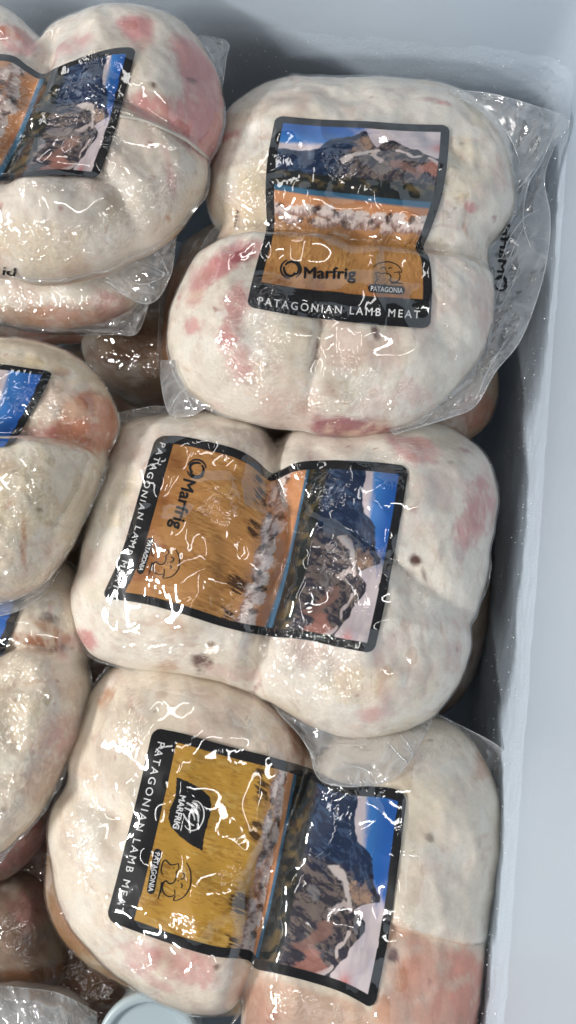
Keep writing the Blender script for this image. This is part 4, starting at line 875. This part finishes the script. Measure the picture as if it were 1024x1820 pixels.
# ------------------------------------------------------------------ loose bag film
fA = flange(A, rA, [(800, 168), (850, 195), (890, 240), (912, 310), (914, 370), (895, 412), (868, 446), (876, 500), (872, 580), (850, 640), (800, 700), (745, 745), (690, 765)],
       [(800, 160), (870, 166), (950, 188), (1012, 214), (985, 262), (968, 318), (978, 385), (974, 450), (958, 520), (925, 605), (880, 662), (846, 720), (800, 742), (700, 772)], [.05, .05, .045, .04, .035, .035, .035, .04, .045, .045], [.065, .07, .05, .035, .03, .035, .04, .05, .05, .05], seed=5, n=130, m=30, wave=.007, under=(A, B))
tF = bvh_target(fA)
place_text(tF, rA, 'Marfrig', [(884, 484), (890, 430), (896, 382)], 14, M_BLACK, 1.0, .02, up=(1, 0.1), name='film_lettering')
strokes(tF, rA, EMBLEM[:3], (880, 516), (0, -26), (22, 0), 2.2, M_BLACK, 'film_emblem')
strokes(lambda px, py: A.drape(px, py, .0004), rA, [[(0, 0), (.1, 1), (.2, .1)], [(.28, .2), (.36, .9), (.42, .2), (.34, 0)], [(.5, 0), (.56, 1), (.62, .3)], [(.7, .9), (.76, .1), (.82, .9)], [(.88, 0), (.94, .8), (1, .1)]], (419, 373), (-4, 31), (5, 1), 1.5, M_BLACK, 'film_print')
fAl = flange(A, rA, [(312, 640), (318, 665), (340, 700), (372, 722)], [(286, 640), (288, 690), (304, 738), (345, 738)], [.03, .04, .045, .045], [.0, .015, .02, .035], seed=8, n=40, m=14, wave=.004, under=(A,))
flange(A, rA, [(395, 400), (390, 415), (382, 430), (372, 438)], [(384, 402), (372, 415), (362, 432), (352, 452)], .03, .02, seed=9, n=20, m=8, wave=.003)
fB = flange(B, rB, [(480, 1250), (530, 1280), (580, 1300), (650, 1312), (720, 1300), (768, 1274)], [(492, 1262), (545, 1325), (572, 1388), (655, 1396), (716, 1368), (768, 1282)], [.01, .01, .005, .0, .005, .01], .01, seed=12, n=70, m=24, wave=.008, under=(C,), clear=.002)
flange(B, rB, [(215, 765), (245, 746), (290, 740), (330, 738)], [(206, 735), (238, 728), (280, 722), (330, 730)], .0, -.005, seed=15, n=34, m=10, wave=.004)
flange(C, rC, [(760, 1276), (800, 1292), (830, 1310), (858, 1346), (878, 1385)], [(775, 1268), (835, 1298), (885, 1326), (902, 1352), (884, 1400)], -.02, [-.02, -.01, -.005, -.01, -.02], seed=18, n=50, m=14, wave=.004)
flange(C, rC, [(420, 1800), (436, 1775), (445, 1760)], [(405, 1830), (428, 1800), (445, 1770)], -.02, -.025, seed=19, n=16, m=8, wave=.002)
flange(D, rD, [(345, 72), (365, 95), (385, 135), (395, 165)], [(352, 62), (404, 74), (402, 105), (396, 150)], .068, .06, seed=21, n=30, m=12, wave=.004)
fD = flange(D, rD, [(372, 285), (362, 330), (330, 388), (275, 428), (215, 462), (140, 488)], [(374, 300), (366, 350), (318, 405), (303, 490), (262, 540), (180, 500)], [.066, .066, .06, .05, .045, .04], [.06, .055, .04, .03, .02, .03], seed=23, n=80, m=20, wave=.006)
flange(D2, rD2, [(262, 500), (235, 545), (190, 570), (120, 584)], [(272, 515), (245, 590), (205, 594), (140, 596)], .0, [-.005, -.012, -.015, -.015], seed=26, n=50, m=14, wave=.006)
flange(E, rE, [(150, 915), (112, 985), (82, 1028), (40, 1058), (-20, 1072)], [(140, 940), (112, 1000), (84, 1048), (40, 1082), (-20, 1100)], .03, [.02, .015, .01, .01, .01], seed=29, n=60, m=12, wave=.004, under=(F,))
fF = flange(F, rF, [(156, 1250), (140, 1312), (112, 1370), (76, 1435), (40, 1480), (-10, 1520)], [(150, 1300), (120, 1376), (70, 1450), (25, 1490), (5, 1530), (-30, 1560)], -.0, -.02, seed=31, n=60, m=14, wave=.005)
flange(L2, rL2, [(300, 480), (292, 560), (290, 640), (300, 700)], [(292, 440), (284, 540), (281, 640), (292, 705)], -.06, -.05, seed=34, n=40, m=8, wave=.003)
flange(L3, rL3, [(120, 1385), (100, 1450), (92, 1520)], [(112, 1385), (98, 1430), (84, 1520)], -.07, -.06, seed=36, n=24, m=6, wave=.002)

def creases(fl, root, lines, r=.0007):
    tg = bvh_target(fl)
    for l in lines:
        q = smooth_polyline(l, 26); n = len(q)
        tube('fold', tg(q[:, 0], q[:, 1]), r * (0.35 + 0.65 * np.sin(np.linspace(.1, 3.0, n))), M_CREASE, root, 5)
creases(fA, rA, [[(905, 350), (930, 325), (950, 298)], [(890, 470), (905, 425), (932, 388), (958, 372)], [(866, 636), (874, 560), (890, 505), (906, 458), (930, 405)], [(848, 706), (872, 650), (912, 588)], [(990, 226), (962, 288), (938, 330), (930, 395), (944, 440)], [(880, 560), (905, 520), (925, 470)], [(880, 215), (905, 240), (925, 290)]])
creases(fB, rB, [[(520, 1290), (548, 1330), (570, 1380)], [(690, 1320), (716, 1348), (736, 1362)], [(712, 1306), (730, 1330), (738, 1352)], [(590, 1370), (630, 1362), (660, 1372)]])
creases(fD, rD, [[(262, 432), (285, 455), (298, 484)], [(225, 462), (262, 470), (296, 487)], [(232, 500), (258, 505), (292, 492)]])
creases(fF, rF, [[(0, 1510), (40, 1474), (80, 1430), (118, 1372)]])
creases(fAl, rA, [[(300, 730), (318, 700), (332, 690)], [(326, 694), (336, 712), (345, 732)]])

# ------------------------------------------------------------------ things at the very front
W = Pack([(-140, 1768), (0, 1762), (70, 1768), (110, 1776), (140, 1800), (168, 1850), (160, 1930), (60, 1980), (-120, 1980), (-200, 1880)], (0, 1880), -.075, .03, .06, seed=41, lumps=.8)
wr = thing('wrapped_parcel', 'white plastic wrapped parcel cut off at the bottom left corner', 'parcel', (float(W.c[0]), float(W.c[1]), -.135))
v, f = W.surface(60, 220, False, 20)
M_WRAP = plastic_material('white_wrap', (0.66, 0.67, 0.66), 0.35, 0.5, 45, 0.04, 0.5, 0.003)
mesh_obj('wrap', v, f, M_WRAP, wr)
v, f = W.surface(60, 220, True, 12)
mesh_obj('film', v, f, M_FILM, wr, np.tile((.9, 0, 0), (len(v), 1)))
flange(W, wr, [(-20, 1850), (60, 1845), (120, 1850), (175, 1860)], [(-20, 1752), (60, 1758), (110, 1768), (172, 1800)], [-.045, -.045, -.05, -.07], [-.06, -.055, -.06, -.075], seed=44, n=60, m=26, wave=.009)
# round tub with a shallow raised lid
tc = P(262, 1868, -.070); R_ = 0.043
tub = thing('plastic_tub', 'pale bluish round tub lid under the front pack at the bottom edge', 'tub', (float(tc[0]), float(tc[1]), -.15))
def lathe(name, pr, mat, parent, n=96):
    a = np.linspace(0, 2 * np.pi, n, endpoint=False)
    V = np.array([[(tc[0] + r * np.cos(t), tc[1] + r * np.sin(t), z) for t in a] for r, z in pr]).reshape(-1, 3)
    return mesh_obj(name, V, grid_faces(len(pr), n, True), mat, parent)
lathe('lid', [(.0005, -.074), (.030, -.074), (.0345, -.0735), (.0355, -.070), (.037, -.069), (.041, -.069), (.0425, -.0705), (.043, -.073), (.043, -.079), (.0415, -.080)], M_TUB, tub)
lathe('body', [(.041, -.080), (.040, -.10), (.037, -.148), (.035, -.15), (.0005, -.15)], M_TUB, tub)
